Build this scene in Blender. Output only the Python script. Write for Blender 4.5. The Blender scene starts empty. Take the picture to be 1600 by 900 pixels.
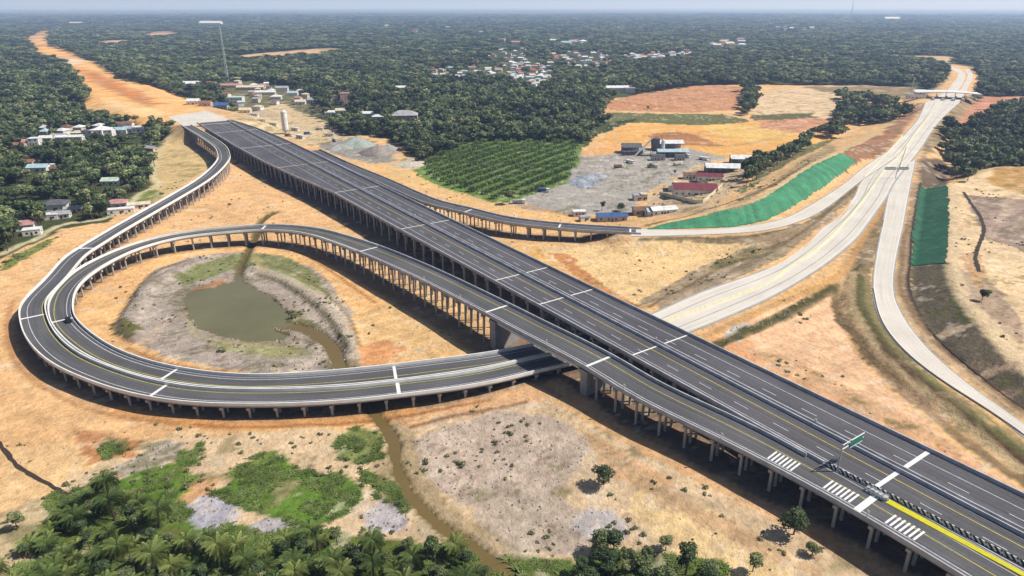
import bpy, math, random
import numpy as np
random.seed(7); rng = np.random.default_rng(7)
C = bpy.context.scene.collection
scene = bpy.context.scene
PI = math.pi
# ------------------------------------------------------------------ camera
F, H, TH = 1067.0, 120.0, math.atan(440/1067.0)
cam = bpy.data.cameras.new('camera'); co = bpy.data.objects.new('camera', cam); C.objects.link(co)
co.location = (0, 0, H); co.rotation_euler = (PI/2-TH, 0, 0)
cam.sensor_width = 36; cam.lens = 36*F/1600; cam.clip_end = 200000; cam.clip_start = 1
scene.camera = co
scene.view_settings.view_transform = 'Standard'; scene.view_settings.look = 'None'
scene.view_settings.exposure = 0; scene.view_settings.gamma = 1
scene.cycles.use_denoising = True
scene.cycles.max_bounces = 4; scene.cycles.diffuse_bounces = 1; scene.cycles.glossy_bounces = 2
scene.cycles.transmission_bounces = 2; scene.cycles.volume_bounces = 1; scene.cycles.transparent_max_bounces = 6

def bp(x, y, z=0.0):
    """survey point: where the sight line through a measured image point meets height z"""
    u = (x-800)/F; v = (450-y)/F
    dy = math.cos(TH)+v*math.sin(TH); dz = -math.sin(TH)+v*math.cos(TH)
    t = (z-H)/dz
    return (u*t, dy*t)
# ------------------------------------------------------------------ noise
def _hash(ix, iy, s):
    h = (ix.astype(np.int64)*374761393 + iy.astype(np.int64)*668265263 + s*1442695041) & 0x7fffffff
    h = ((h ^ (h >> 13))*1274126177) & 0x7fffffff
    return ((h ^ (h >> 16)) & 0xffff)/65535.0
def vnoise(x, y, s=0):
    ix = np.floor(x); iy = np.floor(y); fx = x-ix; fy = y-iy
    fx = fx*fx*(3-2*fx); fy = fy*fy*(3-2*fy)
    a = _hash(ix, iy, s); b = _hash(ix+1, iy, s); c = _hash(ix, iy+1, s); d = _hash(ix+1, iy+1, s)
    return (a*(1-fx)+b*fx)*(1-fy)+(c*(1-fx)+d*fx)*fy
def fbm(x, y, s=0, o=4):
    r = 0; a = .5; t = 0
    for k in range(o):
        r = r+a*vnoise(x*2**k, y*2**k, s+k*17); t += a; a *= .5
    return r/t
# ------------------------------------------------------------------ paths
def resample(P, step):
    P = np.asarray(P, float)
    Q = []
    n = len(P)
    for i in range(n-1):
        p0 = P[max(i-1, 0)]; p1 = P[i]; p2 = P[i+1]; p3 = P[min(i+2, n-1)]
        for t in np.linspace(0, 1, 14, endpoint=False):
            Q.append(.5*((2*p1)+(-p0+p2)*t+(2*p0-5*p1+4*p2-p3)*t*t+(-p0+3*p1-3*p2+p3)*t**3))
    Q.append(P[-1]); Q = np.array(Q)
    d = np.r_[0, np.cumsum(np.hypot(*(np.diff(Q[:, :2], axis=0).T)))]
    m = max(2, int(round(d[-1]/step))+1)
    s = np.linspace(0, d[-1], m)
    return np.stack([np.interp(s, d, Q[:, k]) for k in range(Q.shape[1])], 1)
def smooth(P, k):
    Q = P.copy()
    for _ in range(k):
        Q[1:-1] = .25*Q[:-2]+.5*Q[1:-1]+.25*Q[2:]
    return Q
def path(pts, step=3.0, k=12):
    return smooth(resample([(*bp(a, b, z), z) for a, b, z in pts], step), k)
def tang(P):
    T = np.gradient(P[:, :2], axis=0); T /= np.maximum(np.hypot(T[:, 0], T[:, 1]), 1e-6)[:, None]
    return T
def leftn(P):
    T = tang(P); return np.stack([-T[:, 1], T[:, 0]], 1)
def offs(P, d, dz=0.0):
    N = leftn(P); Q = P.copy(); d = np.broadcast_to(d, len(P))
    Q[:, :2] += N*d[:, None]; Q[:, 2] += dz
    return Q
def pdist(X, Y, poly, closed=False):
    """distance to polyline and the parameter of the nearest point"""
    poly = np.asarray(poly, float)
    best = np.full(X.shape, 1e18); par = np.zeros(X.shape)
    n = len(poly); rngi = range(n if closed else n-1)
    for i in rngi:
        a = poly[i]; b = poly[(i+1) % n]; dx, dy = b[0]-a[0], b[1]-a[1]; L2 = dx*dx+dy*dy+1e-9
        t = np.clip(((X-a[0])*dx+(Y-a[1])*dy)/L2, 0, 1)
        d = (X-a[0]-t*dx)**2+(Y-a[1]-t*dy)**2
        m = d < best; best = np.where(m, d, best); par = np.where(m, i+t, par)
    return np.sqrt(best), par
def inside(X, Y, poly):
    r = np.zeros(X.shape, bool); n = len(poly)
    for i in range(n):
        x1, y1 = poly[i][:2]; x2, y2 = poly[(i+1) % n][:2]
        if y1 == y2: continue
        c = ((y1 > Y) != (y2 > Y)) & (X < (x2-x1)*(Y-y1)/(y2-y1)+x1)
        r ^= c
    return r
# ------------------------------------------------------------------ road alignments (surveyed)
MD = np.array((0.563, -0.826)); MN = np.array((0.826, 0.563)); MO = np.array((63.3, 220.8)); ZM = 11.0
def main_pt(s, o, z=ZM):
    p = MO+MD*s+MN*o; return (p[0], p[1], z)
A_edge = path([(283,197,11),(310,213,11),(334,230,11),(340,243,10.8),(339,251,10.6),(325,267,10.3),(300,286,10),(250,315,9),(175,357,8),(125,387,7.2),
    (100,403,7),(70,437,6.5),(32,475,6),(30,500,6),(37,525,6),(55,550,5.8),(87,575,5.6),(150,602,5.5),(212,620,5.2),(300,633,5),(433,635,5),
    (550,629,5),(617,621,5),(700,611,5),(767,600,5),(833,584,5),(877,574,5),(950,556,5),(1010,539,5)], 3, 9)
B_edge = path([(975,503,5),(900,525,5),(770,552,5),(700,561,5),(612,572,5),(500,583,5),(400,588,5),(325,583,5),(250,570,5.2),(190,550,5.5),(155,530,5.8),(130,510,6),
    (117,495,6),(115,475,6),(122,450,6.3),(150,425,6.8),(200,397,7.2),(250,380,7.6),(300,370,8),(400,361,8.5),(425,361,8.8),(475,366,9.4),(525,382,10),
    (575,402,11),(650,436,12),(756,491,13),(800,515,13),(909,573,13),(992,625,12.2),(1150,703,11.2),(1317,793,11),(1483,893,11),(1600,965,11),(1760,1060,11)], 3, 9)
C_edge = path([(500,234,11),(547,256,11),(608,281,10.7),(682,313,9.7),(736,326,8.8),(797,341,7.8),(885,351,6.6),(986,357,6),(1002,358,6)], 3, 8)
wA = np.full(len(A_edge), 9.4)
wB = np.full(len(B_edge), 9.8)
wC = np.full(len(C_edge), 10.2)
def mo_of(P): return (P[:, 0]-MO[0])*MN[0]+(P[:, 1]-MO[1])*MN[1]
def ms_of(P): return (P[:, 0]-MO[0])*MD[0]+(P[:, 1]-MO[1])*MD[1]
def main_left(s): return np.interp(s, [-640,-600,-471,-382,-323,-265,-171,-54,0,80,400], [-45,-44.9,-44.6,-42.5,-38.4,-32.8,-32.0,-30.2,-29.4,-28.9,-28.9])
def main_right(s): return np.interp(s, [-640,-600,-547,-482,-440,400], [-18,-10,-3.7,-0.6,0,0])
A_in = offs(A_edge, 9.4)
dAB, _ = pdist(B_edge[:, 0], B_edge[:, 1], A_in)
sel = np.arange(len(B_edge)) < int(len(B_edge)*.62)
wB = np.where(sel & (dAB < 13), np.clip(dAB-.25, 8.5, 12.5), wB)
gapm = main_left(ms_of(B_edge))-mo_of(B_edge)
high = (B_edge[:, 2] > 10.5)
dW, iW = pdist(B_edge[:, 0], B_edge[:, 1], B_edge[:, :2]); kW = [int(np.argmin(np.hypot(B_edge[:, 0]-bp(*q)[0], B_edge[:, 1]-bp(*q)[1]))) for q in ((450,362,9.1),(560,396,10.6))]
wB = np.where(np.arange(len(B_edge)) > kW[0], np.interp(np.arange(len(B_edge)), kW, [9.8, 13.0]), wB)
wB = np.where(high & (gapm > 0) & (gapm < 14.5), np.minimum(wB, gapm-.25), wB)
for _ in range(12): wB[1:-1] = .25*wB[:-2]+.5*wB[1:-1]+.25*wB[2:]
gapc = mo_of(C_edge)-main_right(ms_of(C_edge))
wC = np.where((gapc < 10.5) & (ms_of(C_edge) < -150), np.maximum(.6, gapc-.2), wC)
for _ in range(4): wC[1:-1] = .25*wC[:-2]+.5*wC[1:-1]+.25*wC[2:]

def strip_of(L, R, n):
    out = []
    for S in (L, R):
        P = resample([(*bp(a, b, z), z) for a, b, z in S], 3.0); P = smooth(P, 6)
        idx = np.linspace(0, len(P)-1, n); k = np.arange(len(P))
        out.append(np.stack([np.interp(idx, k, P[:, c]) for c in range(3)], 1))
    return out
D_L, D_R = strip_of([(975,505,5),(1017,492,5),(1100,455,5),(1200,420,5),(1250,387,5.4),(1287,355,5.8),(1312,335,6),(1335,307,6.4),(1350,277,6.7),(1387,237,7),(1432,190,7.6),(1446,160,8)],
                    [(1010,538,5),(1072,520,5),(1200,466,5),(1275,422,5.4),(1312,395,5.8),(1340,370,6),(1362,340,6.4),(1385,307,6.7),(1400,280,7),(1436,235,7),(1467,190,7.6),(1499,160,8)], 220)
E_L, E_R = strip_of([(1402,262,7),(1390,300,6.6),(1380,350,6),(1370,400,5.2),(1365,450,4.6),(1377,500,4.2),(1415,550,4),(1480,600,4),(1550,643,4),(1610,690,4),(1700,770,4),(1800,850,4)],
                    [(1430,250,7),(1420,300,6.6),(1411,350,6),(1400,400,5.2),(1395,450,4.6),(1409,492,4.2),(1449,545,4),(1512,600,4),(1600,663,4),(1720,745,4),(1840,825,4),(1950,890,4)], 180)
F_L, F_R = strip_of([(986,357,6),(1080,359.5,6),(1140,356,6),(1185,351,6),(1230,340,6),(1275,316,6.2),(1320,287,6.6),(1350,262,7),(1386,237,7.1)],
                    [(986,369,6),(1080,367,6),(1185,361,6),(1248,346,6),(1290,325,6.2),(1329,295,6.6),(1352,277,7),(1375,262,7),(1400,245,7.1)], 120)
T_L, T_R = strip_of([(1446,160,8),(1462,152,8),(1478,143,8),(1489,130,8),(1497,118,8),(1492,111,8),(1478,107,8)], [(1472,160,8),(1482,152,8),(1493,146,8),(1504,131,8),(1508,117,8),(1500,108.5,8),(1484,105,8)], 60)
U_L, U_R = strip_of([(1474,160,8),(1484,152,8),(1496,146,8),(1507,130,8),(1512,117,8),(1506,109,8)], [(1499,160,8),(1504,150,8),(1508,146,8),(1516,130,8),(1520,117,8),(1515,108,8)], 60)
G_L, G_R = strip_of([(287,197,11),(262,182,10.6)], [(372,191,11),(322,173,10.6)], 30)

def px_path(pts): return np.array([(*bp(a, b, z), z) for a, b, z in pts])
CORR = px_path([(330,186,10.4),(270,172,10),(215,155,8),(150,115,6),(85,75,4),(70,60,3),(85,50,2)])
RIDGE = resample(px_path([(990,356,6),(1080,341,9),(1119,331,11.5),(1191,310,14),(1260,265,14),(1308,241,12),(1345,228,9),(1390,205,8),(1420,180,8)]), 8)
PLATEAU = [(*bp(a, b, 9),) for a, b in [(1481,288),(1484,350),(1482,412),(1496,460),(1530,508),(1600,590),(1700,680),(2000,900),(2300,700),(2000,250),(1560,262),(1500,285)]]
POND = [bp(a, b, -.4) for a, b in [(292,464),(300,455),(335,452),(350,444),(375,441),(395,452),(432,472),(452,497),(436,505),(418,510),(448,522),(440,530),(395,531),(345,524),(312,512),(298,495)]]
STREAM = resample([bp(a, b, -.5) for a, b in [(440,508),(470,513),(500,527),(520,547),(530,573),(545,598),(572,634),(592,654),(608,675),(617,700),(620,730),(634,762),(655,790),(690,823),(735,855),(800,900)]], 6)
DITCH = resample([bp(a, b, -.2) for a, b in [(372,441),(376,415),(388,392),(398,372),(408,345),(440,325),(470,300)]], 6)
ditch_lines = [
    ([(1438,285),(1432,320),(1426,360),(1422,410),(1420,450),(1440,500),(1480,545),(1540,595),(1600,640)], 4.3, .9, (70,60,52)),
    ([(1350,487),(1370,525),(1395,555),(1437,590),(1470,617),(1483,630),(1533,673),(1600,722),(1680,785)], 3, 2.0, (96,74,54)),
    ([(1335,425),(1332,462),(1337,487),(1350,512),(1370,547),(1400,575),(1437,607),(1462,625),(1520,672),(1600,735)], 2, 1.3, (222,196,150)),
    ([(1307,445),(1306,482),(1325,510),(1355,550),(1387,580),(1425,617),(1500,680),(1600,756)], 2, 1.5, (140,116,82)),
    ([(1345,430),(1345,470),(1358,500),(1385,535),(1430,575),(1500,632),(1600,708)], 3, 1.6, (104,104,62)),
    ([(1357,440),(1360,480),(1378,515),(1412,556),(1470,602),(1540,650),(1600,698)], 4, 1.2, (150,140,96)),
    ([(1086,531),(1140,508),(1200,480),(1260,456),(1305,435),(1330,405),(1350,370),(1375,330),(1393,300)], 4, 1.6, (206,160,104)),
    ([(1110,545),(1150,528),(1200,503),(1250,480),(1302,450)], 1, 2.0, (92,88,54)),
    ([(1408,408),(1403,450),(1418,492),(1458,540),(1520,592),(1600,652),(1700,722)], 4, 1.2, (206,178,140)),
    ([(1416,350),(1410,400),(1408,450),(1426,490),(1468,540),(1530,592),(1600,645)], 4, 1.0, (150,122,92)),
    ([(1090,528),(1160,562),(1250,606),(1400,678),(1500,728),(1600,775)], 3, 1.6, (232,196,150)),
    ([(1015,480),(1070,450),(1140,412),(1200,388),(1250,365),(1300,325),(1335,290)], 3, .8, (120,104,74)),
    ([(1000,374),(1090,372),(1190,366),(1250,352),(1300,325),(1340,292)], 5, .8, (118,108,78)),
    ([(20,470),(10,520),(35,580),(110,628),(180,650),(280,662)], 0, .9, (190,136,88)),
    ([(300,664),(420,667),(560,660),(660,645),(760,625)], 0, .8, (178,118,72)),
    ([(640,668),(700,652),(800,634),(822,628)], 0, .9, (150,104,72)),
    ([(1450,528),(1485,516),(1520,507)], 6, 1.0, (204,176,144)), ([(1526,590),(1560,578),(1596,568)], 5, 1.0, (200,172,140)),
    ([(1423,412),(1450,411),(1481,412)], 6, .9, (80,72,56)),
    ([(205,536),(184,506),(205,470),(237,428),(300,405)], 0, 1.0, (118,104,88)),
    ([(395,418),(440,432),(490,462),(530,500),(552,545),(556,575)], 0, 2.2, (206,190,168)),
    ([(400,428),(440,443),(485,472),(520,505),(540,545)], 0, 1.0, (112,104,74)),
    ([(410,412),(455,424),(505,455),(545,495),(562,540)], 0, .8, (128,116,84)),
    ([(200,545),(240,562),(300,578),(360,584)], 0, .9, (176,120,78)),
    ([(292,490),(300,520),(340,532),(400,540),(450,540)], 0, .8, (198,186,150)),
    ([(1520,160),(1530,172),(1534,188)], 8, 1.6, (120,80,65)),
    ([(430,384),(480,400),(540,440),(585,473)], 0, .8, (170,110,65)),
    ([(1010,352),(1080,336),(1170,306),(1215,285),(1265,255)], 9, 1.2, (120,95,70)),
]
RINGS = [(resample([bp(a, b, 1.2) for a, b in q], 5), hh_) for q, hh_ in (([(395,414),(440,430),(490,460),(530,498),(552,543)], 1.7), ([(215,528),(196,505),(214,474),(244,436),(302,410)], 1.5), ([(240,545),(300,566),(370,574),(450,578)], .9))]
def cutfill(h, X, Y, Pl, hw, fill=2.0, cut=1.6, reach=90):
    P = Pl[::4] if len(Pl) > 60 else Pl
    if not np.array_equal(P[-1], Pl[-1]): P = np.vstack([P, Pl[-1]])
    x0, x1 = P[:, 0].min()-reach, P[:, 0].max()+reach; y0, y1 = P[:, 1].min()-reach, P[:, 1].max()+reach
    m = (X > x0) & (X < x1) & (Y > y0) & (Y < y1)
    if not m.any(): return h
    d, t = pdist(X[m], Y[m], P)
    zr = np.interp(t, np.arange(len(P)), P[:, 2])-.12
    e = np.maximum(0, d-hw)
    hh = h[m]; hh = np.maximum(hh, zr-e/fill); hh = np.minimum(hh, zr+e/cut)
    h[m] = hh; return h
def mid(L, R): return .5*(L+R)
def hfun(X, Y):
    X = np.asarray(X, float); Y = np.asarray(Y, float)
    shp = X.shape; X = X.ravel(); Y = Y.ravel()
    h = (fbm(X/60, Y/60, 3, 3)-.5)*1.2*np.clip((Y-60)/200, .3, 1)+(fbm(X/9, Y/9, 9, 2)-.5)*.35
    h = h+np.clip((Y-600)/600, 0, 1)*(fbm(X/500+3, Y/500, 5, 3)-.45)*9
    h = h+np.clip((Y-3500)/4000, 0, 1)*(fbm(X/3000, Y/2200, 8, 3)-.4)*34
    sm = (X-MO[0])*MD[0]+(Y-MO[1])*MD[1]; om = (X-MO[0])*MN[0]+(Y-MO[1])*MN[1]
    h = h+3.2*np.clip((sm+45)/50, 0, 1)*np.clip((75-np.abs(om+20))/35, 0, 1)
    m = (X > 90) & (X < 1200) & (Y < 900)
    d, _ = pdist(X[m], Y[m], PLATEAU, True)
    d = np.where(inside(X[m], Y[m], PLATEAU), 0, d)
    r = np.clip(1-d/24, 0, 1); h[m] = h[m]*(1-r)+(9+fbm(X[m]/14, Y[m]/14, 4, 3)*1.4)*r
    m = (X > 40) & (X < 700) & (Y > 250) & (Y < 1000)
    d, t = pdist(X[m], Y[m], RIDGE)
    zr = np.interp(t, np.arange(len(RIDGE)), RIDGE[:, 2])
    h[m] = np.maximum(h[m], zr-np.maximum(0, d-3)/4.5)
    h = cutfill(h, X, Y, CORR, 42, 3, 2.5, 200)
    h = cutfill(h, X, Y, mid(G_L, G_R), 30, 1.8, 2, 80)
    h = cutfill(h, X, Y, mid(T_L, T_R), 22, 2.5, 2.5)
    h = cutfill(h, X, Y, mid(F_L, F_R), 8.5, 2.0, 1.45)
    h = cutfill(h, X, Y, mid(E_L, E_R), 10.5, 2.2, 1.8)
    h = cutfill(h, X, Y, mid(D_L, D_R), 16.5, 2.0, 1.8)
    m = (X > -260) & (X < 60) & (Y > 90) & (Y < 420)
    x, y = X[m], Y[m]; hh = h[m]
    d, _ = pdist(x, y, POND, True); ins = inside(x, y, POND)
    sd = np.where(ins, d, -d)+(fbm(x/6, y/6, 21, 3)-.5)*3
    hh = hh*np.clip(-sd/14, .0, 1)+np.where(sd > -14, -.15-np.clip((sd+1.5)/2.5, 0, 1)*1.6, 0)
    for rg, hr_ in RINGS:
        d, _ = pdist(x, y, rg); hh = np.where(d < 9, np.maximum(hh, hr_+(fbm(x/4, y/4, 25, 3)-.5)*.9-np.maximum(0, d-1.6)/2.3), hh)
    d, _ = pdist(x, y, STREAM[:, :2]); d = d+(fbm(x/5, y/5, 22, 2)-.5)*1.8
    wob = np.interp(y, [110, 160, 190, 225, 250], [1.5, .3, .3, 2.0, 3.0])
    hh = np.where(d < wob+3, np.minimum(hh, -1.3+np.clip((d-wob*.5)/2.4, 0, 1)*1.3), hh)
    d, _ = pdist(x, y, DITCH[:, :2]); hh = np.where(d < 3, np.minimum(hh, -1.2+np.clip((d-.8)/2, 0, 1)*1.2), hh)
    h[m] = hh
    return h.reshape(shp)
def ground_pt(x, y, dz=0):
    """terrain point seen at image point"""
    z = 0.0
    for _ in range(8):
        p = bp(x, y, z); zn = float(hfun(np.array([p[0]]), np.array([p[1]]))[0]); z += (zn-z)*.7
    return (p[0], p[1], zn+dz)
def ground_poly(pts):
    """vectorised terrain points"""
    a = np.array(pts, float); u = (a[:, 0]-800)/F; v = (450-a[:, 1])/F
    dy = math.cos(TH)+v*math.sin(TH); dzz = -math.sin(TH)+v*math.cos(TH); z = np.zeros(len(a))
    for _ in range(7):
        t = (z-H)/dzz; X = u*t; Y = dy*t; z = z+(hfun(X, Y)-z)*.7
    return np.stack([X, Y], 1)
def lin(c, k=.86):
    return tuple((((v/255+.055)/1.055)**2.4 if v > 10 else v/255/12.92)*k for v in c)

# ------------------------------------------------------------------ materials
def newmat(name):
    m = bpy.data.materials.new(name); m.use_nodes = True; nt = m.node_tree
    b = nt.nodes['Principled BSDF']; b.inputs['Roughness'].default_value = .85
    b.inputs['Specular IOR Level'].default_value = .25
    return m, nt, b
def N(nt, t, **kw):
    n = nt.nodes.new(t)
    for k, v in kw.items():
        if k in n.inputs.keys(): n.inputs[k].default_value = v
        else: setattr(n, k, v)
    return n
def noise_mul(nt, src, scale, lo, hi, coord='Object', detail=4, vec=None):
    """multiply a colour by a noise ramp"""
    tc = N(nt, 'ShaderNodeNewGeometry') if coord == 'World' else N(nt, 'ShaderNodeTexCoord')
    out = tc.outputs['Position'] if coord == 'World' else tc.outputs[coord]
    if vec: 
        mp = N(nt, 'ShaderNodeMapping'); mp.inputs['Scale'].default_value = vec; nt.links.new(out, mp.inputs['Vector']); out = mp.outputs[0]
    nz = N(nt, 'ShaderNodeTexNoise', Scale=scale, Detail=detail, Roughness=.6); nt.links.new(out, nz.inputs['Vector'])
    mr = N(nt, 'ShaderNodeMapRange'); mr.inputs['From Min'].default_value = .3; mr.inputs['From Max'].default_value = .7
    mr.inputs['To Min'].default_value = lo; mr.inputs['To Max'].default_value = hi; nt.links.new(nz.outputs['Fac'], mr.inputs['Value'])
    mx = N(nt, 'ShaderNodeMix', data_type='RGBA', blend_type='MULTIPLY'); mx.inputs['Factor'].default_value = 1
    nt.links.new(src, mx.inputs['A']); cr = N(nt, 'ShaderNodeCombineColor')
    for i in range(3): nt.links.new(mr.outputs[0], cr.inputs[i])
    nt.links.new(cr.outputs[0], mx.inputs['B'])
    return mx.outputs['Result']
def plain(name, col, rough=.8, var=.18, scale=.4, spec=.25, metal=0):
    m, nt, b = newmat(name); rgb = N(nt, 'ShaderNodeRGB'); rgb.outputs[0].default_value = (*col, 1)
    o = noise_mul(nt, rgb.outputs[0], scale, 1-var, 1+var); nt.links.new(o, b.inputs['Base Color'])
    b.inputs['Roughness'].default_value = rough; b.inputs['Specular IOR Level'].default_value = spec; b.inputs['Metallic'].default_value = metal
    return m
M = {}
M['parapet'] = plain('pale_concrete', (.82,.81,.78), .8, .12, .25)
M['parapet_dull'] = plain('grey_concrete', (.46,.46,.49), .85, .25, .3)
M['girder'] = plain('deck_concrete', (.36,.35,.34), .85, .2, .3)
M['column'] = plain('column_concrete', (.46,.43,.40), .85, .22, .5)
M['white'] = plain('white_paint', (.80,.80,.80), .6, .12, 1.2)
M['line'] = plain('worn_line_paint', (.62,.63,.68), .6, .25, .8)
M['yellow'] = plain('yellow_paint', (.60,.55,.02), .6, .12, 1.0)
M['yline'] = plain('yellow_line_paint', (.58,.50,.08), .6, .25, 1.0)
M['black'] = plain('black_paint', (.02,.02,.022), .5, .2, 1)
M['steel'] = plain('galvanised_steel', (.45,.47,.48), .45, .15, 1)
M['green_sign'] = plain('green_sign_sheet', (.02,.22,.13), .4, .1, 1)
M['glass'] = plain('dark_glass', (.03,.04,.05), .15, .1, 1, .5)
M['rubber'] = plain('black_rubber', (.02,.02,.02), .8, .1, 2)
M['bark'] = plain('tree_bark', (.12,.085,.055), .9, .3, 2)
M['palm_bark'] = plain('palm_bark', (.10,.075,.05), .9, .3, 3)
def asphalt(name, base):
    m, nt, b = newmat(name); rgb = N(nt, 'ShaderNodeRGB'); rgb.outputs[0].default_value = (*base, 1)
    o = noise_mul(nt, rgb.outputs[0], 1.0, .66, 1.36, 'UV', 5, (.010, 1.3, 1)); o = noise_mul(nt, o, 1.0, .86, 1.16, 'UV', 2, (.03, .35, 1))
    o = noise_mul(nt, o, .035, .82, 1.2, 'World', 5)
    o = noise_mul(nt, o, 1.6, .88, 1.12, 'World', 3)
    nt.links.new(o, b.inputs['Base Color']); b.inputs['Roughness'].default_value = .8
    return m
M['asphalt'] = asphalt('asphalt', (.098,.095,.105))
M['asphalt_loop'] = asphalt('asphalt_loop', (.100,.100,.106))
def pave_mat():
    m, nt, b = newmat('concrete_pavement'); rgb = N(nt, 'ShaderNodeRGB'); rgb.outputs[0].default_value = (.66,.61,.54,1)
    o = noise_mul(nt, rgb.outputs[0], 1.0, .90, 1.08, 'UV', 3, (.02, .5, 1)); o = noise_mul(nt, o, .05, .92, 1.08, 'World', 4); o = noise_mul(nt, o, 1.2, .95, 1.05, 'World', 3)
    nt.links.new(o, b.inputs['Base Color']); return m
M['pavement'] = pave_mat()
def ground_mat():
    m, nt, b = newmat('bare_ground'); a = N(nt, 'ShaderNodeAttribute', attribute_name='Col')
    o = a.outputs['Color']
    o = noise_mul(nt, o, .025, .92, 1.08, 'World', 5)
    o = noise_mul(nt, o, .16, .85, 1.14, 'World', 6)
    o = noise_mul(nt, o, .55, .80, 1.18, 'World', 8)
    vo = N(nt, 'ShaderNodeTexVoronoi', Scale=.5); ge = N(nt, 'ShaderNodeNewGeometry'); nt.links.new(ge.outputs['Position'], vo.inputs['Vector'])
    mr = N(nt, 'ShaderNodeMapRange'); mr.inputs['From Min'].default_value = .10; mr.inputs['From Max'].default_value = .26; mr.inputs['To Min'].default_value = .74; mr.inputs['To Max'].default_value = 1; nt.links.new(vo.outputs['Distance'], mr.inputs['Value'])
    big = N(nt, 'ShaderNodeTexNoise', Scale=.045, Detail=4); nt.links.new(ge.outputs['Position'], big.inputs['Vector'])
    bm_ = N(nt, 'ShaderNodeMapRange'); bm_.inputs['From Min'].default_value = .48; bm_.inputs['From Max'].default_value = .6; nt.links.new(big.outputs['Fac'], bm_.inputs['Value'])
    mx = N(nt, 'ShaderNodeMix', data_type='RGBA', blend_type='MULTIPLY'); nt.links.new(bm_.outputs[0], mx.inputs['Factor']); cr = N(nt, 'ShaderNodeCombineColor')
    for i in range(3): nt.links.new(mr.outputs[0], cr.inputs[i])
    nt.links.new(o, mx.inputs['A']); nt.links.new(cr.outputs[0], mx.inputs['B']); o = mx.outputs['Result']
    nt.links.new(o, b.inputs['Base Color']); b.inputs['Roughness'].default_value = .95; b.inputs['Specular IOR Level'].default_value = .1
    tc = N(nt, 'ShaderNodeNewGeometry'); nz = N(nt, 'ShaderNodeTexNoise', Scale=.35, Detail=8, Roughness=.68)
    nt.links.new(tc.outputs['Position'], nz.inputs['Vector'])
    bm = N(nt, 'ShaderNodeBump', Strength=.9, Distance=1.3); nt.links.new(nz.outputs['Fac'], bm.inputs['Height']); nt.links.new(bm.outputs[0], b.inputs['Normal'])
    return m
M['ground'] = ground_mat()
def leaf_mat(name, c0, c1, c2, hue=.03):
    m, nt, b = newmat(name)
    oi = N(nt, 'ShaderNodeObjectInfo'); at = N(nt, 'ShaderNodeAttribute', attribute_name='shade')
    ramp = N(nt, 'ShaderNodeValToRGB'); ramp.color_ramp.elements[0].color = (*c0, 1); ramp.color_ramp.elements[1].color = (*c2, 1)
    e = ramp.color_ramp.elements.new(.5); e.color = (*c1, 1)
    nt.links.new(oi.outputs['Random'], ramp.inputs['Fac'])
    mx = N(nt, 'ShaderNodeMix', data_type='RGBA', blend_type='MULTIPLY'); mx.inputs['Factor'].default_value = 1
    rr = noise_mul(nt, ramp.outputs[0], .005, .55, 1.6, 'World', 4); rr = noise_mul(nt, rr, .05, .75, 1.25, 'World', 2)
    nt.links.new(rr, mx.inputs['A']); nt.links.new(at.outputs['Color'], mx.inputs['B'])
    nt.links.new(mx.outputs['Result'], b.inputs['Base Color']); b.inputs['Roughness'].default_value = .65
    tr = N(nt, 'ShaderNodeBsdfTranslucent'); nt.links.new(mx.outputs['Result'], tr.inputs['Color'])
    ms = N(nt, 'ShaderNodeMixShader'); ms.inputs[0].default_value = .22
    nt.links.new(b.outputs[0], ms.inputs[1]); nt.links.new(tr.outputs[0], ms.inputs[2])
    nt.links.new(ms.outputs[0], nt.nodes['Material Output'].inputs['Surface'])
    return m
M['leaf'] = leaf_mat('broad_leaves', (.052,.080,.034), (.108,.148,.060), (.24,.26,.115))
M['palm_leaf'] = leaf_mat('palm_leaves', (.07,.11,.03), (.12,.17,.042), (.22,.25,.07))
M['plant_leaf'] = leaf_mat('plantation_leaves', (.08,.14,.04), (.11,.18,.045), (.14,.21,.055))
M['grass'] = leaf_mat('grass_blades', (.10,.17,.035), (.15,.21,.05), (.22,.25,.09))
M['scrub'] = leaf_mat('scrub_leaves', (.12,.14,.06), (.17,.18,.08), (.24,.22,.12))
M['rock'] = leaf_mat('rubble_stone', (.30,.27,.26), (.42,.38,.35), (.60,.55,.50))

# ------------------------------------------------------------------ mesh helpers
def mesh_from(name, V, Fc, mat, smooth_=False):
    me = bpy.data.meshes.new(name)
    me.from_pydata([tuple(map(float, v)) for v in V], [], [tuple(map(int, f)) for f in Fc]); me.update()
    if mat: me.materials.append(mat)
    if smooth_:
        me.polygons.foreach_set('use_smooth', [True]*len(me.polygons))
    return me
def link(name, me, parent=None, loc=None, rz=None):
    o = bpy.data.objects.new(name, me); C.objects.link(o)
    if parent is not None: o.parent = parent
    if loc is not None: o.location = loc
    if rz is not None: o.rotation_euler = (0, 0, rz)
    return o
def tag(o, label=None, cat=None, group=None, kind=None):
    if label: o['label'] = label
    if cat: o['category'] = cat
    if group: o['group'] = group
    if kind: o['kind'] = kind
    return o
def thing(name, label, cat, loc=(0,0,0), rz=0, group=None):
    o = bpy.data.objects.new(name, None); C.objects.link(o); o.location = loc; o.rotation_euler = (0,0,rz); o.empty_display_size = .5
    return tag(o, label, cat, group)
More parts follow.
